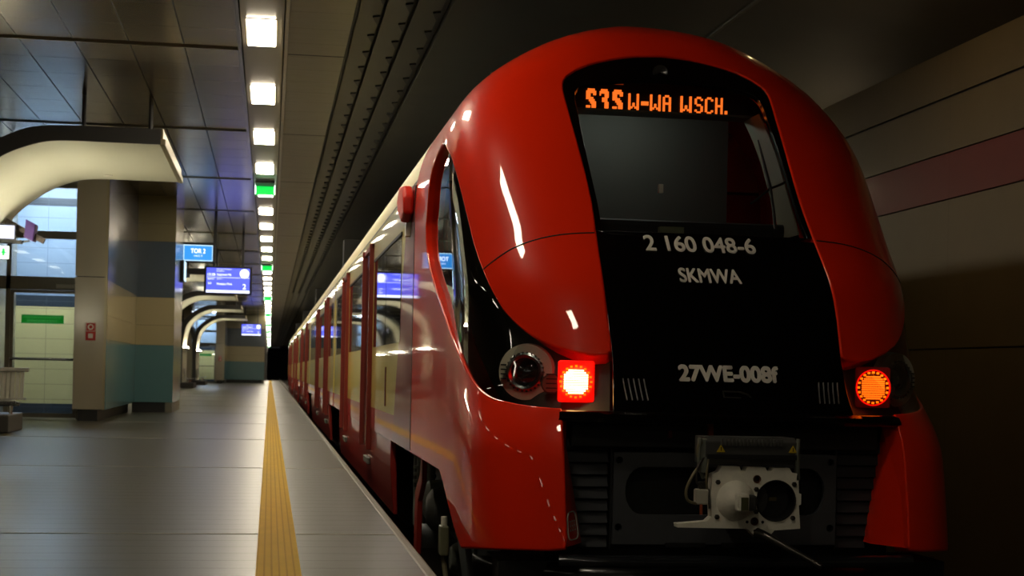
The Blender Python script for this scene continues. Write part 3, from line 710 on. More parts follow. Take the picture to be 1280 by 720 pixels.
train = empty('commuter_train', (TC, 8, -.76), 'red commuter train with black front and lit tail lamps, standing at the platform', 'train')
surf_part('nose_shell', outline, RED, train, rim=.13, round_=.014)

# lens and cab side windows, set back from the red body
LIN_U, LIN_L = (-0.2867, 1.1342), (-0.2957, 0.8067)
def lens_depth(s, z):
    a = abs(s); return .014 + .032 * min(max((a - .52) / .35, 0), 1) * min(max((z - 1.0) / .5, 0), 1)
lensL = rOUT[1:] + rGO[1:-1] + resample([GO[-1], LIN_L], .03, smooth=False) + [LIN_U]
for side, poly, nm in ((-1, lensL, 'left'), (1, mir(lensL), 'right')):
    surf_part('lamp_cover', poly, GLASSL, train, depth=lens_depth, rim=0)
    surf_part('lamp_bowl', poly, BOWL, train, depth=lambda s, z: lens_depth(s, z) + .12, rim=0)
# lamps
def lamps(sg):
    xs = lambda w_: TC + sg * w_
    def at(s, z, d):
        p = S(sg * s, z); n = SN(sg * s, z); return Vector(p) - Vector(n) * d
    # headlight: pale housing, chrome ring, glass
    p = at(.499, 1.03, .07); r = .098
    hl = MB().lathe((p.x, p.y, p.z), [(r + .068, .05), (r + .062, .0), (r + .012, -.004), (r, .03)], n=36).build('headlamp', mat('lamp_housing', (200, 196, 174), 0.45), train, smooth='auto')
    MB().lathe((p.x, p.y, p.z), [(r + .012, .01), (r + .014, -.016), (r, -.022), (r - .016, -.012), (r - .016, .03)], n=40).build('chrome_ring', CHROME, hl, smooth='auto')
    mb = MB()
    for k in range(26):
        a = 2 * PI * k / 26
        mb.box(p.x + (r + .012) * math.cos(a) - .005, p.x + (r + .012) * math.cos(a) + .005, p.y - .022, p.y - .008, p.z + (r + .012) * math.sin(a) - .005, p.z + (r + .012) * math.sin(a) + .005)
    mb.build('ring_teeth', STEELD, hl)
    MB().lathe((p.x, p.y, p.z), [(.0, -.006), (r * .5, .0), (r * .85, .02), (r * .86, .05), (.0, .05)], n=32).build('lamp_shield', GLASSL, hl, smooth='auto')
    MB().lathe((p.x, p.y + .02, p.z), [(.0, -.02), (.022, -.012), (.03, .02), (r * .86, .035)], n=32).build('projector', mat('projector_dark', (60, 64, 66), 0.15, metal=0.8), hl, smooth='auto')
    mb = MB()
    for k in range(4): mb.box(p.x - r - .048 if sg < 0 else p.x + r + .016, p.x - r - .016 if sg < 0 else p.x + r + .048, p.y - .012, p.y - .002, p.z + .035 - k * .026, p.z + .043 - k * .026)
    mb.build('slots', BLACKM, hl)
    # turn the headlamp outwards to follow the nose
    rot = Matrix.Translation(p) @ Matrix.Rotation(sg * math.radians(26), 4, 'Z') @ Matrix.Translation(-p)
    for o_ in [hl, *hl.children]: o_.data.transform(rot)
    # tail lamp: red square lens with LED disc
    p = at(.372, .985, .045)
    a = math.atan2(float(SN(sg * .372, .985)[0]), -float(SN(sg * .372, .985)[1]))
    tl = bx(p.x - .095, p.x + .115, p.y, p.y + .03, p.z - .12, p.z + .115).build('tail_lamp', LED_R if sg < 0 else LED_RD, train, bevel=.02, segs=3)  # right lamp's viewing angle is put into dimmer glow colours
    MB().lathe((p.x + .005, p.y - .002, p.z - .004), [(.105, 0), (.105, -.008), (.098, -.008), (.098, 0)], n=36).build('lamp_ring', LED_R, tl)
    mb = MB(); my = MB()
    for i in range(-7, 8):
        for j in range(-7, 8):
            d = math.hypot(i, j) * .0125; cx, cz = p.x + .005 + i * .0125, p.z - .004 + j * .0125
            if d < .074: mb.box(cx - .0048, cx + .0048, p.y - .012, p.y, cz - .0048, cz + .0048)
    for k in range(20):
        q = 2 * PI * k / 20; cx, cz = p.x + .005 + .088 * math.cos(q), p.z - .004 + .088 * math.sin(q)
        my.box(cx - .006, cx + .006, p.y - .01, p.y, cz - .006, cz + .006)
    mb.build('led_cluster', LED_W if sg < 0 else LED_D, tl); my.build('led_ring', LED_Y, tl)
    # small ribbed insert beside the tail lamp
    q = at(.43, .97, .06)
    ins = MB().lathe((q.x, q.y, q.z), [(.0, 0), (.05, .0), (.055, .02)], n=24).build('ribbed_insert', mat('insert_pale', (112, 92, 80), 0.5), train)
    ins.scale = (1, 1, 1)
    mb = MB()
    for k in range(5): mb.box(q.x - .03, q.x + .03, q.y - .008, q.y, q.z + .05 - k * .026, q.z + .057 - k * .026)
    mb.build('ribs', BLACKM, ins)
lamps(-1); lamps(1)

# black front panel and windscreen
GL = [(-0.2712, 1.8661), (-0.269, 2.0347), (-0.2711, 2.2538), (-0.2747, 2.4833), (-0.2829, 2.6947), (-0.2941, 2.8191), (-0.2904, 2.9017), (-0.2384, 2.9436), (-0.1223, 2.9745), (0, 2.985)]
rGL = resample(GL); ZWB = 1.868
inset = lambda s, z: .012
def cut_low(p): return [q for q in p if q[1] <= 1.845]
def cut_up(p): return [q for q in p if q[1] >= 1.85]
inL = rIN
glass_poly = rGL + mir(rGL)[::-1][1:] + resample([(.2712, 1.8661), (-.2712, 1.8661)], .04, smooth=False)[1:-1]
gap = .006
upL = [(a + gap, b) for a, b in cut_up(inL)]
sur_out = upL[:-1] + [(0, 3.17)] + mir(upL[:-1])[::-1] + resample([(-upL[0][0], 1.85), (upL[0][0], 1.85)], .04, smooth=False)[1:-1]
surf_part('windscreen_surround', sur_out, BLACKG, train, holes=[[(a, b) for a, b in glass_poly]], depth=inset, rim=.03, round_=.004)
surf_part('windscreen', glass_poly, GLASSF, train, depth=lambda s, z: .016, rim=0)
lowL = [(a + gap, b) for a, b in cut_low(inL)]
low = [(-.2957 + gap, .8067), (-.289 + gap, 1.10)] + lowL
low = resample(low, .04, smooth=False)
low_poly = low + resample([(low[-1][0], 1.843), (-low[-1][0], 1.843)], .04, smooth=False)[1:-1] + mir(low)[::-1] + resample([(-low[0][0], .8067), (low[0][0], .8067)], .04, smooth=False)[1:-1]
surf_part('front_panel', low_poly, BLACKG, train, depth=inset, rim=.05, round_=.006)
# lip that carries the front panel down under the lamps
mb = MB(); cols = 41; prof = [(0.806, .014), (.79, -.012), (.765, -.014), (.745, .01), (.735, .10), (.733, .30)]
ss = np.linspace(-.402, .402, cols)
for z, d in prof:
    P = S(ss, np.full(cols, z)); mb.v += [(float(p[0]), float(p[1]) + d, z) for p in P]
mb.f = [(r * cols + i, r * cols + i + 1, (r + 1) * cols + i + 1, (r + 1) * cols + i) for r in range(len(prof) - 1) for i in range(cols - 1)]
mb.build('front_lip', BLACKG, train, smooth='auto')
# red lower/upper body joint on the hood
SEAM = [(-0.2896, 1.8443), (-0.3418, 1.8369), (-0.3891, 1.8206), (-0.4388, 1.7905), (-0.494, 1.7422), (-0.5461, 1.6805), (-0.5974, 1.62)]
for q in (SEAM, mir(SEAM)):
    q = resample(q, .02); MB().tube([Vector(S(a, b)) for a, b in q], .0045, 6).build('body_joint', BLACKM, train)
# lettering
fy = lambda x, z: front_y(x, z)
def letter(body, px0, px1, z, h, bold=0.0):
    text_mb(body, px0, z, h, .007, fn=fy, width=px1 - px0, bold=bold).build('lettering', WHITET, train, fixn=False)
letter('2 160 048-6', 2.166, 2.836, 1.742, .095, bold=.04)
letter('SKMWA', 2.328, 2.694, 1.551, .084, bold=.04)
letter('27WE-008f', 2.260, 2.832, .984, .084, bold=.075)
# small emblem outline under the number
em = [(2.495, .932), (2.60, .930), (2.64, .918), (2.665, .896), (2.655, .894), (2.628, .910), (2.59, .921), (2.505, .923), (2.507, .898), (2.60, .896), (2.60, .890), (2.498, .891)]
v, f = cdt(em, [], []); MB().add([(a, front_y(a, b) + .006, b) for a, b in v], f).build('emblem', STEELD, train, fixn=False)
# vent slots
for sg in (-1, 1):
    for k in range(5):
        xa = TC + sg * (.625 - .029 * k); mb = MB()
        pts = [(xa + sg * (-.012 * q), .988 - .118 * q) for q in np.linspace(0, 1, 6)]
        mb.tube([(a, front_y(a, b) + .008, b) for a, b in pts], .0035, 6)
        mb.build('vent_slot', mat('vent_edge', (150, 146, 140), 0.3, metal=0.6) if (k == 0 and sg == -1) else bpy.data.materials['vent_edge'], train)
# small upper lamp behind the top of the windscreen
p = S(-.028, 3.035)
ul = MB().lathe((p[0] + .02, p[1] + .045, p[2]), [(.0, -.03), (.03, -.04), (.05, -.045), (.052, .03)], n=24).build('upper_lamp', mat('upper_lamp_glass', (90, 90, 92), 0.15, metal=0.7), train, smooth='auto')

# cab interior seen through the windscreen
cabg = mat('cab_wall_grey', (70, 70, 64), 0.7)
bx(1.62, 3.5, 11.5, 11.55, 1.7, 3.3).build('cab_back_wall', cabg, train)
bx(1.9, 3.30, 10.9, 11.5, 3.05, 3.09).build('cab_ceiling', cabg, train)
bx(1.75, 3.42, 9.22, 10.1, 1.70, 1.98).build('dashboard', BLACKM, train, bevel=.04)
bx(2.35, 2.50, 9.10, 9.16, 1.885, 1.925).build('dash_card', mat('dash_card', (120, 124, 96), 0.6), train)
MB().tube([(2.45, 9.5, 2.235), (2.45, 9.5, 2.18)], [.02, .02], 4).build('dash_pointer', STEEL, train)
# pale inner pillars following the windscreen sides
for sg in (1,):
    P = []; Q = []
    for z in np.linspace(1.89, 2.77, 16):
        a = .266 + .020 * (z - 1.9); q = S(sg * a, z); q2 = S(sg * (a - .004), z); P.append((q[0], q[1] + .10, z)); Q.append((q2[0], q2[1] + .10, z))
    n = len(P); mb = MB()
    mb.add(P + Q + [(x, y + .32, z) for x, y, z in P] + [(x, y + .32, z) for x, y, z in Q],
           [(i, i + 1, n + i + 1, n + i) for i in range(n - 1)] + [(2*n + i, 3*n + i, 3*n + i + 1, 2*n + i + 1) for i in range(n - 1)] +
           [(i, 2*n + i, 2*n + i + 1, i + 1) for i in range(n - 1)] + [(n + i, n + i + 1, 3*n + i + 1, 3*n + i) for i in range(n - 1)])
    mb.build('cab_pillar', mat('cab_pillar_beige', (176, 178, 150), 0.6), train)
bx(2.2, 2.9, 10.95, 11.0, 3.0, 3.04).build('cab_fill_lamp', emat('cab_fill_glow', (225, 235, 225), 9.0), train)  # lamp added to lift the grey behind the windscreen
# destination display with dot-matrix text
dis = bx(1.99, 3.40, 10.07, 10.16, 2.795, 2.985).build('destination_display', mat('display_black', (16, 13, 8), 0.4), train)
bx(1.98, 3.42, 9.98, 10.16, 2.776, 2.79).build('display_shelf', mat('shelf_grey', (110, 112, 104), 0.4, metal=0.4), dis)
G5 = {'W': ['10001', '10001', '10001', '10001', '10001', '10101', '10101', '11011', '10001'],
      '-': ['000', '000', '000', '000', '111', '111', '000', '000', '000'],
      'A': ['0110', '1001', '1001', '1001', '1111', '1001', '1001', '1001', '1001'],
      'S': ['0110', '1001', '1000', '1000', '0110', '0001', '0001', '1001', '0110'],
      'C': ['0110', '1001', '1000', '1000', '1000', '1000', '1000', '1001', '0110'],
      'H': ['1001', '1001', '1001', '1001', '1111', '1001', '1001', '1001', '1001'],
      '.': ['0', '0', '0', '0', '0', '0', '0', '1', '1']}
BIG = {'S': ['0111110', '1111111', '1110011', '1110000', '1111100', '0011110', '0001111', '0000111', '1110111'],
       '3': ['0111110', '1111111', '1000111', '0000111', '0011110', '0011110', '0000111', '0000111', '0000111']}
def dots(rows, x, zt, w_, h, mb):
    nr, nc = len(rows), len(rows[0]); dx, dz = w_ / nc, h / nr
    for r, row in enumerate(rows):
        c = 0
        while c < nc:
            if row[c] == '1':
                e = c
                while e < nc and row[e] == '1': e += 1
                mb.box(x + c * dx, x + e * dx - dx * .06, 10.055, 10.069, zt - (r + 1) * dz, zt - r * dz)
                c = e
            else: c += 1
def px2x(px): return 2.07 + (px - 734) / (909 - 734) * (3.049 - 2.07)
for ch, a, b, sh in (('S', 733.5, 745.5, 0), ('3', 750, 761, 0), ('S', 766, 778.5, 0)):
    mb = MB(); dots(BIG[ch], px2x(a), 2.935, px2x(b) - px2x(a), .128, mb); mb.build('route_digit', LED_O, dis)
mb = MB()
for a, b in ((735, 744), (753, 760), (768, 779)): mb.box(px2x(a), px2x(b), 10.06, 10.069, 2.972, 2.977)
mb.build('scroll_reflection', emat('led_reflection', (150, 50, 14), .3), dis)  # reflection of the scrolling text, put in as dim glowing dashes
for ch, a, b in (('W', 785, 800), ('-', 801, 812), ('W', 812, 827), ('A', 828, 840), ('W', 850, 866), ('S', 868, 880), ('C', 881, 893), ('H', 894, 905), ('.', 906, 911)):
    mb = MB(); dots(G5[ch], px2x(a + .6), 2.915, px2x(b - 1.4) - px2x(a + .6), .112, mb); mb.build('led_letter', LED_O, dis)
# wiper
def on(s, z, d=.02): return Vector(S(s, z)) + Vector(SN(s, z)) * d
wp = MB().tube([on(.184, 1.89), on(.196, 2.03), on(.205, 2.17)], .010, 8).build('wiper_arm', BLACKM, train)
MB().tube([on(.252, 2.22), on(.235, 2.20), on(.205, 2.17), on(.165, 2.10), on(.14, 2.06)], .008, 6).build('wiper_link', BLACKM, wp)
MB().tube([on(.205, 2.17), on(.208, 2.28), on(.212, 2.40), on(.217, 2.52)], [.014, .012, .009, .005], 6).build('wiper_blade', BLACKM, wp)

# ------------------------------------------------------------------ lower front: flanges, recessed panel, louvres, coupler plate, bumper
for sg in (-1, 1):
    zs = np.linspace(.075, .80, 14); mb = MB(); rows = []
    for z in zs:
        t = (.80 - z) / .725
        r = Vector(S(sg * (.3905 + .010 * (1 - t) ** 2), z)); wi = .965 - .125 * t
        e = Vector((TC + sg * wi, 8.31 - .03 * t, z)); m_ = (r + e) / 2 + Vector((0, -.012, 0))
        nn = Vector(SN(sg * .39, z))
        rows.append([r - nn * .004 , r + Vector((-sg * .012, .018, 0)), m_, e, e + Vector((0, .1, 0))])
    for r in rows: mb.v += [tuple(p) for p in r]
    k = 5; mb.f = [(i * k + j, i * k + j + 1, (i + 1) * k + j + 1, (i + 1) * k + j) for i in range(len(rows) - 1) for j in range(k - 1)]
    fl = mb.build('cheek_flange', RED, train, smooth='auto')
    if sg < 0:   # oval outlined plate
        fy2 = 8.135
        oc = (1.665, .18); R1 = []
        for a in np.linspace(0, 2 * PI, 28, endpoint=False):
            ca, sa = math.cos(a), math.sin(a); q = 4.0
            rr = (abs(ca) ** q + abs(sa) ** q) ** (-1 / q); R1.append((ca * rr, sa * rr))
        def pl(u, v_):  # point on flange plane
            z = .18 + v_ * .075; t = (.80 - z) / .725
            r = Vector(S(-.3905, z)); e = Vector((TC - (.965 - .125 * t), 8.31 - .03 * t, z)); return r.lerp(e, .55 + u * .33) + Vector((-.002, -.018, 0))
        ring = [pl(a, b) for a, b in R1]; mb = MB(); mb.tube(ring + [ring[0]], .004, 6, caps=False); mb.build('plate_ring', WHT, fl)
        o1 = pl(-.6, -.35); o2 = pl(.6, -.35); o3 = pl(.6, .35); o4 = pl(-.6, .35)
        # three small raised characters
        def quad(u0, u1, v0, v1): return [pl(u0, v0), pl(u1, v0), pl(u1, v1), pl(u0, v1)]
        mb = MB()
        for u0 in (-.6, -.15, .3):
            for (a, b, c_, d_) in ((0, .32, .28, .38), (0, .32, -.05, .05), (0, .32, -.38, -.28), (0, .08, -.38, .38), (.24, .32, -.38, .38)): mb.add(quad(u0 + a, u0 + b, c_, d_), [(0, 1, 2, 3)])
        mb.build('plate_characters', WHT, fl, fixn=False)
lowm = mat('lower_front_grey', (50, 52, 56), 0.45, noise=0.1, nscale=20)
bx(1.55, 3.58, 8.46, 8.56, -.03, .80).build('lower_panel', BLACKM, train)
for sg in (-1, 1):
    for k in range(9):
        z = .04 + k * .068; x0 = .675 if k < 8 else .675; x1 = .84 + .115 * (z / .7)
        mb = MB().add([(TC + sg * x0, 8.37, z), (TC + sg * x1, 8.37, z), (TC + sg * x1, 8.40, z + .058), (TC + sg * x0, 8.40, z + .058), (TC + sg * x0, 8.44, z), (TC + sg * x1, 8.44, z), (TC + sg * x1, 8.44, z + .058), (TC + sg * x0, 8.44, z + .058)],
                      [(0, 1, 2, 3), (4, 7, 6, 5), (0, 4, 5, 1), (2, 6, 7, 3), (1, 5, 6, 2), (0, 3, 7, 4)])
        mb.build('louvre', lowm, train)
    bx(TC + sg * .665, TC + sg * .655, 8.36, 8.45, .03, .66).build('louvre_edge', BLACKM, train)
pw = .652
outer = [(TC - pw, .06), (TC + pw, .06), (TC + pw, .57), (TC + .60, .575), (TC - .60, .575), (TC - pw, .57)]
hole = stadium(TC - .61, TC + .61, .225, .51)
hs = [hole] + [circ(TC + sx * .605, z, .022, 16) for sx in (-1, 1) for z in (.545, .155)]
hs[1:] = [circ(TC + sx * .62, z, .021, 16) for sx in (-1, 1) for z in (.53, .155)]
hs[0] = stadium(TC - .585, TC + .585, .225, .495)
plate(outer, hs, 8.335, 8.37).build('coupler_surround', mat('surround_grey', (68, 70, 74), 0.45, noise=0.12, nscale=16), train, fixn=True)
bx(TC - .35, TC - .12, 8.32, 8.36, .045, .07).build('surround_slot', BLACKM, train); bx(TC - .02, TC + .3, 8.32, 8.36, .045, .07).build('surround_slot', BLACKM, train)
bx(TC - .9, TC + .9, 8.33, 8.46, .60, .735).build('upper_crossbar', BLACKM, train, bevel=.01)
bx(TC - .12, TC - .09, 8.30, 8.33, .66, .73).build('orange_hook', ORANGE, train); bx(TC - .35, TC - .33, 8.30, 8.33, .66, .70).build('red_tab', RED_D, train)
# bumper roll and the plough under it
P = [(TC + x, front_y(min(abs(x) * 1.0, 1.3) + TC, .1) + .04, .0) for x in np.linspace(-1.0, 1.0, 21)]
MB().tube(P, .034, 14).build('bumper_roll', mat('bumper_dark', (34, 36, 40), 0.2, coat=0.6), train, smooth='auto')
mb = MB(); cols = 33; xs = np.linspace(-1.40, 1.40, cols)
for z, k, d in ((-.035, 1.0, .0), (-.09, 1.0, -.02), (-.16, .99, -.03), (-.33, .96, .03), (-.50, .93, .10), (-.52, .9, .2)):
    for x in xs:
        yy = 8.10 + .55 * abs(x / 1.4) ** 3.2 + d; mb.v.append((TC + x * k, yy, z))
mb.f = [(r * cols + i, r * cols + i + 1, (r + 1) * cols + i + 1, (r + 1) * cols + i) for r in range(5) for i in range(cols - 1)]
pg = mb.build('plough', mat('plough_black', (20, 20, 22), 0.28, coat=0.3), train, smooth='auto')
mo = pg.modifiers.new('thickness', 'SOLIDIFY'); mo.thickness = .02
bx(TC - 1.30, TC + 1.30, 8.3, 8.75, -.30, -.03).build('plough_carrier', BLACKM, train)
# coupler
CY = 7.78
def cp(x, y): return (2.131 + (x - 32) / 4 * (2.80 - 2.13) / 153.0, .545 - (y - 175) / 4 * .00414)
out = [cp(*q) for q in [(250, 183), (338, 185), (346, 206), (368, 208), (376, 186), (468, 188), (478, 207), (500, 207), (510, 189), (590, 190), (604, 214), (636, 218), (640, 318), (652, 322), (652, 376), (641, 380), (650, 500), (520, 510), (500, 534), (470, 556), (432, 550), (402, 520), (380, 502), (35, 497), (32, 478), (180, 465), (203, 442), (196, 330), (204, 224), (235, 212)]]
c1 = cp(525, 358); rr = 97 / 4 * .00425
small = [cp(231, 265), cp(614, 272), cp(229, 442), cp(610, 446)]
cpl = plate(out, [circ(c1[0], c1[1], rr, 36), circ(*cp(427, 248), .018, 16), circ(*cp(418, 464), .019, 16)], CY, CY + .07).build('coupler', STEEL, train, bevel=0)
MB().lathe((c1[0], CY, c1[1]), [(rr + .008, .0), (rr + .006, -.006), (rr, -.004), (rr * .96, .09), (.0, .10)], n=36).build('socket', BLACKM, cpl, smooth='auto')
MB().box(c1[0] - .012, c1[0] + .03, CY + .08, CY + .095, c1[1] - .008, c1[1] + .012).build('socket_mark', mat('socket_mark', (90, 80, 40), 0.6), cpl)
c2 = cp(322, 358)
MB().lathe((c2[0], CY, c2[1]), [(rr * 1.03, 0), (rr * .98, -.02), (rr * .6, -.07), (rr * .35, -.10), (rr * .28, -.12), (.0, -.12)], n=36).build('cone', STEEL, cpl, smooth='auto')
a, b = cp(290, 312), cp(345, 403)
MB().prism([(a[0], b[1]), (b[0], b[1]), (b[0], a[1]), (a[0], a[1])], CY - .16, CY - .09, 'y').build('cone_block', STEEL, cpl, bevel=.01)
bx(*[cp(303, 0)[0], cp(338, 0)[0]], CY - .165, CY - .155, cp(0, 395)[1], cp(0, 330)[1]).build('block_recess', mat('olive_grease', (70, 72, 40), 0.5), cpl)
a, b = cp(340, 322), cp(390, 400)
bx(a[0], b[0], CY - .13, CY - .02, b[1], a[1]).build('hook_link', UNDERD, cpl, bevel=.01)
bx(cp(385, 0)[0], cp(418, 0)[0], CY - .05, CY, cp(0, 375)[1], cp(0, 340)[1]).build('link_end', STEELD, cpl, bevel=.006)
for q in small + [cp(424, 300), cp(424, 414)]:
    MB().lathe((q[0], CY, q[1]), [(.014, .0), (.014, -.008), (.0, -.010)], n=6).build('bolt', STEELD, cpl)
for q in (cp(427, 248), cp(418, 464)):
    MB().lathe((q[0], CY, q[1]), [(.022, 0), (.021, -.006), (.016, -.002), (.014, .05), (0, .05)], n=20).build('valve_port', mat('rust_brown', (88, 50, 34), 0.5) if 'rust_brown' not in bpy.data.materials else bpy.data.materials['rust_brown'], cpl, smooth='auto')
for q in (cp(380, 467), cp(458, 467), cp(420, 512)): MB().lathe((q[0], CY - .001, q[1]), [(.008, -.003), (.0, -.004)], n=12).build('pin_hole', BLACKM, cpl)
h0 = cp(452, 530); h1 = cp(680, 685)
MB().tube([(h0[0] - .03, CY - .02, h0[1] + .01), (h0[0], CY - .06, h0[1]), ((h0[0] + h1[0]) / 2, CY - .16, (h0[1] + h1[1]) / 2 + .01), (h1[0], CY - .24, h1[1] + .02)], [.028, .024, .016, .015], 14).build('release_lever', STEELD, cpl, smooth='auto')
MB().tube([(TC - .02, CY + .06, .36), (TC, 8.6, .36)], .10, 20).build('drawbar', UNDERD, cpl, smooth='auto')
# electric head above
a, b = cp(160, 62), cp(680, 175)
MB().prism([(CY + .0, .565), (CY - .02, .60), (CY - .02, .665), (CY + .015, .69), (CY + .2, .69), (CY + .2, .545), (CY + .02, .545)], 2.275, 2.775, 'x').build('electric_head', mat('electric_head_grey', (66, 66, 64), 0.5, noise=0.1), cpl, bevel=.006)
eh = bpy.data.objects[[o.name for o in cpl.children if o.name.startswith('electric_head')][0]]
for k in range(17): bx(2.355 + k * .0205, 2.365 + k * .0205, CY - .034, CY - .02, .645, .682).build('cover_rib', mat('rib_grey', (76, 76, 72), 0.5) if 'rib_grey' not in bpy.data.materials else bpy.data.materials['rib_grey'], eh)
bx(2.28, 2.77, CY - .03, CY - .02, .575, .60).build('cover_edge', BLACKM, eh)
for cx in (cp(237, 0)[0], cp(598, 0)[0]):
    MB().prism([(cx - .023, .612), (cx + .023, .612), (cx, .650)], CY - .026, CY - .02, 'y').build('warning_triangle', YEL, eh)
    bx(cx - .002, cx + .002, CY - .029, CY - .026, .618, .638).build('warning_mark', BLACKM, eh)
for x0, x1 in ((2.235, 2.275), (2.775, 2.80)):
    MB().tube([(x0 + .01, CY - .01, .685), (x0 + .0, CY - .02, .60), (x0 + .01, CY, .54), (x1, CY + .02, .47)], .011, 8).build('side_arm', UNDER, cpl, smooth='auto')
MB().box(2.25, 2.285, CY - .01, CY + .06, .50, .68).box(2.78, 2.80, CY, CY + .04, .46, .66).build('bracket', UNDER, cpl, bevel=.004)
def hose(pts, r, m): MB().tube(resample3(pts), r, 8).build('hose', m, cpl, smooth='auto')
def resample3(p, n=6):
    out = []
    for i in range(len(p) - 1):
        p0, p1, p2, p3 = (Vector(p[min(max(i + k, 0), len(p) - 1)]) for k in (-1, 0, 1, 2))
        for k in range(n):
            u = k / n; out.append(.5 * (2*p1 + (p2 - p0) * u + (2*p0 - 5*p1 + 4*p2 - p3) * u * u + (3*p1 - p0 - 3*p2 + p3) * u**3))
    return out + [Vector(p[-1])]
q = lambda x, y, d=0.0: (cp(x, y)[0], CY + d, cp(x, y)[1])
HG = mat('hose_grey', (120, 112, 84), 0.5); HD = mat('hose_dark', (52, 48, 46), 0.5)
hose([q(155, 62), q(125, 80, -.02), q(123, 135, -.02)], .007, HG)
hose([q(145, 175), q(100, 225, -.03), q(65, 300, -.04), q(75, 355, -.03), q(125, 375)], .008, HG)
hose([q(165, 130), q(125, 190, -.02), q(120, 260, -.02), q(150, 285)], .007, HD)
hose([q(180, 90), q(175, 160, -.02), q(168, 240, -.02), q(178, 300)], .006, HG)
hose([q(150, 380), q(148, 430, -.01)], .008, ORANGE)
hose([q(185, 300), q(190, 400, -.01)], .007, STEELD)
bx(q(123, 0)[0], q(185, 0)[0], CY - .01, CY + .05, q(0, 380)[2], q(0, 302)[2]).build('connector', WHITEP, cpl, bevel=.008)
bx(q(140, 0)[0], q(178, 0)[0], CY + .0, CY + .04, q(0, 302)[2], q(0, 265)[2]).build('connector', STEELD, cpl, bevel=.004)

# ------------------------------------------------------------------ train cars
def section(z0, off=0.0):
    zz = [z0, .9, 1.5, 2.1, 2.3, 2.42, 2.52, 2.60, 2.68, 2.76, 2.84, 2.92, 3.0, 3.1, 3.2, 3.3, 3.42, 3.5, 3.56]
    L = [(TC - float(SW(z)) - off, z) for z in zz]; return L + [(2 * TC - x, z) for x, z in L[::-1]]
def livery(name, front=False):
    m, nt, b = new_mat(name); o = xyz(nt)
    # slanted red/cream division at the cab end, red below the floor line, cream above
    c1 = M_(nt, 'LESS_THAN', o[2], 0.60)
    cr = mixc(nt, c1, lin((220, 198, 96)), lin((165, 22, 8)))
    up = M_(nt, 'GREATER_THAN', o[2], 2.24)
    cr = mixc(nt, up, cr, lin((214, 202, 146)))
    if front:
        edge = M_(nt, 'LESS_THAN', M_(nt, 'SUBTRACT', o[1], M_(nt, 'MULTIPLY', M_(nt, 'SUBTRACT', 2.3, o[2]), 0.55)), 12.95)
        low = M_(nt, 'LESS_THAN', o[2], 2.53)
        cr = mixc(nt, M_(nt, 'MULTIPLY', edge, low), cr, lin((150, 14, 8)))
    ln = M_(nt, 'COMPARE', o[2], 2.535, 0.012)
    cr = mixc(nt, ln, cr, lin((30, 24, 20)))
    rf = M_(nt, 'GREATER_THAN', o[2], 3.02)
    cr = mixc(nt, rf, cr, lin((70, 70, 66)))
    nt.links.new(cr, b.inputs['Base Color']); b.inputs['Roughness'].default_value = 0.4; b.inputs['Specular IOR Level'].default_value = 0.3
    nt.links.new(M_(nt, 'MULTIPLY', M_(nt, 'LESS_THAN', o[2], 2.53), 0.65), b.inputs['Coat Weight']); b.inputs['Coat Roughness'].default_value = 0.035
    return m
LIVF = livery('train_livery_cab', True); LIV = livery('train_livery')
JAMB = mat('door_jamb_red', (122, 30, 16), 0.5, coat=0.1)
STEP = mat('step_plate', (104, 104, 96), 0.5)
SIDEX = 1.125
cars = [(12.2, 26.9), (27.3, 43.6), (44.0, 60.3), (60.7, 77.0), (77.4, 95.0)]
doors = [[17.7, 22.9], [30.6, 36.2], [47.5, 54.5], [64.3, 71.0], [81.5, 88.5]]
bogies = [12.2, 27.1, 43.8, 60.5, 77.2]
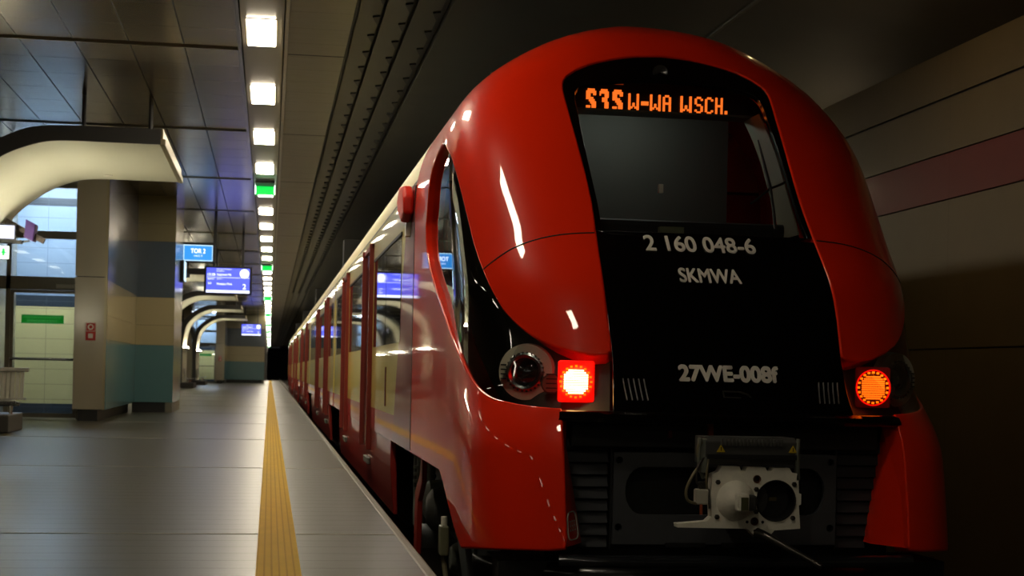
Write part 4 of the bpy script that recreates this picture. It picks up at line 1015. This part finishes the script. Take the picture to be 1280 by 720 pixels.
for ci, (a, b) in enumerate(cars):
    sec = section(.36)
    mb = MB().prism(sec, a, b, 'y'); body = mb.build('car_body', LIVF if ci == 0 else LIV, train, smooth='auto')
    # windows between doors, glass almost flush, thin black frames
    stops = [a + (1.05 if ci == 0 else .5)] + sum([[d - .75, d + .75] for d in doors[ci]], []) + [b - .5]
    for i in range(0, len(stops), 2):
        y0, y1 = stops[i] + .1, stops[i + 1] - .1; n = max(1, round((y1 - y0) / 1.9)); w_ = (y1 - y0) / n
        for k in range(n):
            for sx, xs in ((-1, (SIDEX - .004, SIDEX + .01)), (1, (TC + 1.43, TC + 1.444))):
                if sx > 0 and ci > 0: continue
                wn = bx(*xs, y0 + k * w_ + .02, y0 + (k + 1) * w_ - .02, 1.26, 2.20).build('window', WINDOW, train)
        if ci < 2:
            bx(SIDEX - .012, SIDEX + .0, y0 - .02, y1 + .02, 2.20, 2.225).build('window_trim', BLACKM, train)
    for d in doors[ci]:
        dr = MB().box(SIDEX - .05, SIDEX + .01, d - .66, d - .61, .12, 2.42).box(SIDEX - .05, SIDEX + .01, d + .61, d + .66, .12, 2.42).box(SIDEX - .03, SIDEX + .01, d - .66, d + .66, 2.36, 2.42).build('door', JAMB, train, bevel=.004)
        for s_, e_ in ((-.60, -.006), (.006, .60)):
            lf = bx(SIDEX - .007, SIDEX + .01, d + s_, d + e_, .14, 2.36).build('door_leaf', mat('door_leaf_dark', (44, 20, 14), 0.2, coat=0.5) if 'door_leaf_dark' not in bpy.data.materials else bpy.data.materials['door_leaf_dark'], dr)
            bx(SIDEX - .010, SIDEX - .006, d + s_ + .09, d + e_ - .09, .75, 2.2).build('door_window', WINDOW, dr)
        MB().box(SIDEX - .02, SIDEX + .02, d - .45, d + .2, -.05, .02).build('step', STEP, train, bevel=.006)
    # side skirt between bogies
    s0 = 14.3 if ci == 0 else a + 2.0; s1 = b - 2.0
    sk = MB().prism([(SIDEX + .01, .36), (SIDEX + .012, .1), (SIDEX + .05, -.34), (SIDEX + .09, -.34), (SIDEX + .06, .36)], s0, s1, 'y').build('side_skirt', mat('skirt_red', (142, 24, 12), 0.4, coat=0.4, noise=0.12, nscale=6) if 'skirt_red' not in bpy.data.materials else bpy.data.materials['skirt_red'], train, bevel=.008)
    bx(SIDEX + .25, TC + 1.35, s0 + .05, s1, -.45, .36).build('equipment_box', UNDERD, train)
    if ci: bx(SIDEX + .12, TC + 1.30, cars[ci - 1][1] - .01, a + .01, .3, 3.3).build('gangway_bellows', BLACKM, train)
# floor plate under the cab and over the front bogie
bx(SIDEX + .06, TC + 1.38, 9.3, 14.3, .33, .40).build('floor_plate', BLACKM, train)
bx(SIDEX - .003, SIDEX + .012, 12.19, 12.21, .37, 2.5).build('body_joint', BLACKM, train)
# side marker camera, handle slot
cm = MB().prism([(12.3, 2.28), (12.55, 2.23), (12.85, 2.33), (12.95, 2.44), (12.75, 2.55), (12.45, 2.52), (12.3, 2.42)], SIDEX - .09, SIDEX + .0, 'x').build('mirror_camera', mat('camera_red', (235, 36, 10), 0.45), train, bevel=.03, segs=3)
bx(SIDEX - .04, SIDEX + .0, 12.55, 12.66, 2.12, 2.26).build('camera_stem', STEEL, cm)
bx(SIDEX - .01, SIDEX + .0, 14.9, 14.96, .66, 1.04).build('handrail', RED_D, train)
# bogies
def bogie(y, near):
    bg = bx(SIDEX + .30, SIDEX + .42, y - 1.75, y + 1.75, -.28, -.10).build('bogie', UNDERD, train, bevel=.02)
    for dy in (-1.25, 1.25):
        for sx, x0 in ((-1, TC - .80), (1, TC + .66)):
            if sx > 0 and not near: continue
            MB().lathe((x0, y + dy, -.76 + .42), [(r_, t_ if sx < 0 else .14 - t_) for r_, t_ in [(.10, -.03), (.16, -.03), (.17, 0), (.36, 0), (.38, .02), (.418, .02), (.418, .085), (.445, .10), (.445, .125), (.16, .14)]], axis='x', n=36).build('wheel', STEELD, bg, smooth='auto')
        MB().lathe((SIDEX + .25, y + dy, -.34), [(.0, -.06), (.08, -.06), (.10, -.04), (.12, .0), (.15, .02), (.15, .12)], axis='x', n=24).build('axle_box', UNDER, bg, smooth='auto')
        for k, dd in enumerate((-.22, .22)):
            mb = MB(); c = (SIDEX + .30, y + dy + dd, -.1)
            for j in range(6): mb.tube([(c[0] + .07 * math.cos(t), c[1] + .07 * math.sin(t), -.16 + .045 * j + .045 * t / (2 * PI)) for t in np.linspace(0, 2 * PI, 14)], .012, 6)
            mb.build('coil_spring', UNDERD, bg)
    if near:
        # hydraulic damper standing beside the frame and the red side arm
        MB().tube([(SIDEX + .16, y + .75, -.30), (SIDEX + .16, y + .75, .02)], .05, 14).tube([(SIDEX + .16, y + .75, .02), (SIDEX + .16, y + .75, .30)], .028, 12).build('damper', UNDER, bg, smooth='auto')
        mb = MB()
        for j in range(3): mb.tube([(SIDEX + .16, y + .75, .06 + .06 * j), (SIDEX + .16, y + .75, .085 + .06 * j)], .06, 16)
        mb.build('damper_collar', UNDER, bg)
        MB().tube([(SIDEX + .2, y + 1.25, -.34), (SIDEX + .2, y + 1.25, .30)], .05, 12).build('vertical_tube', UNDERD, bg, smooth='auto')
        MB().tube([(SIDEX + .22, y + .48, -.02), (SIDEX + .22, y + .48, .33)], .04, 12).build('vertical_tube', UNDER, bg, smooth='auto')
        arm = [(y - .28, .34), (y - .40, .34), (y - .40, .14), (y - .12, -.02), (y - .08, -.45), (y + .16, -.45), (y + .12, .04), (y - .22, .20)]
        MB().prism(arm, SIDEX + .06, SIDEX + .10, 'x').build('red_side_arm', mat('arm_red', (150, 34, 20), 0.45), bg, bevel=.008)
        MB().lathe((SIDEX + .18, y - .9, -.02), [(.0, -.14), (.10, -.13), (.15, -.09), (.17, 0), (.17, .2)], axis='x', n=28).build('air_spring', UNDERD, bg, smooth='auto')
        MB().lathe((SIDEX + .18, y + .25, -.34), [(.0, -.10), (.09, -.10), (.1, -.07), (.1, .12)], axis='x', n=24).build('motor_cap', mat('motor_cap', (104, 108, 110), 0.45, metal=0.3), bg, smooth='auto')
        MB().lathe((SIDEX + .20, y + .3, -.06), [(.0, -.06), (.12, -.05), (.17, -.01), (.18, .12)], axis='x', n=24).build('brake_drum', UNDER, bg, smooth='auto')
        bx(SIDEX + .04, SIDEX + .10, y - 1.95, y - 1.80, -.24, -.04).build('terminal_box', mat('terminal_box', (118, 116, 88), 0.5), bg, bevel=.012)
        MB().tube([(SIDEX + .07, y - 1.88, -.04), (SIDEX + .07, y - 1.88, .02)], .022, 10).build('box_cap', STEEL, bg, smooth='auto')
        MB().tube(resample3([(SIDEX + .07, y - 1.85, -.24), (SIDEX + .09, y - 2.0, -.50), (SIDEX + .05, y - 2.2, -.55)]), .018, 8).build('cable', HG, bg, smooth='auto')
        MB().prism([(y - 2.08, .36), (y - 2.3, .36), (y - 3.15, -.45), (y - 2.95, -.50), (y - 2.35, -.05), (y - 2.12, .1)], SIDEX + .10, SIDEX + .14, 'x').build('guard_plate', mat('guard_plate', (70, 74, 72), 0.5), bg, bevel=.004)
for i, y in enumerate(bogies): bogie(y, i == 0)
bx(SIDEX + .32, TC + 1.1, 9.4, 14.5, -.75, .33).build('bogie_core', BLACKM, train)
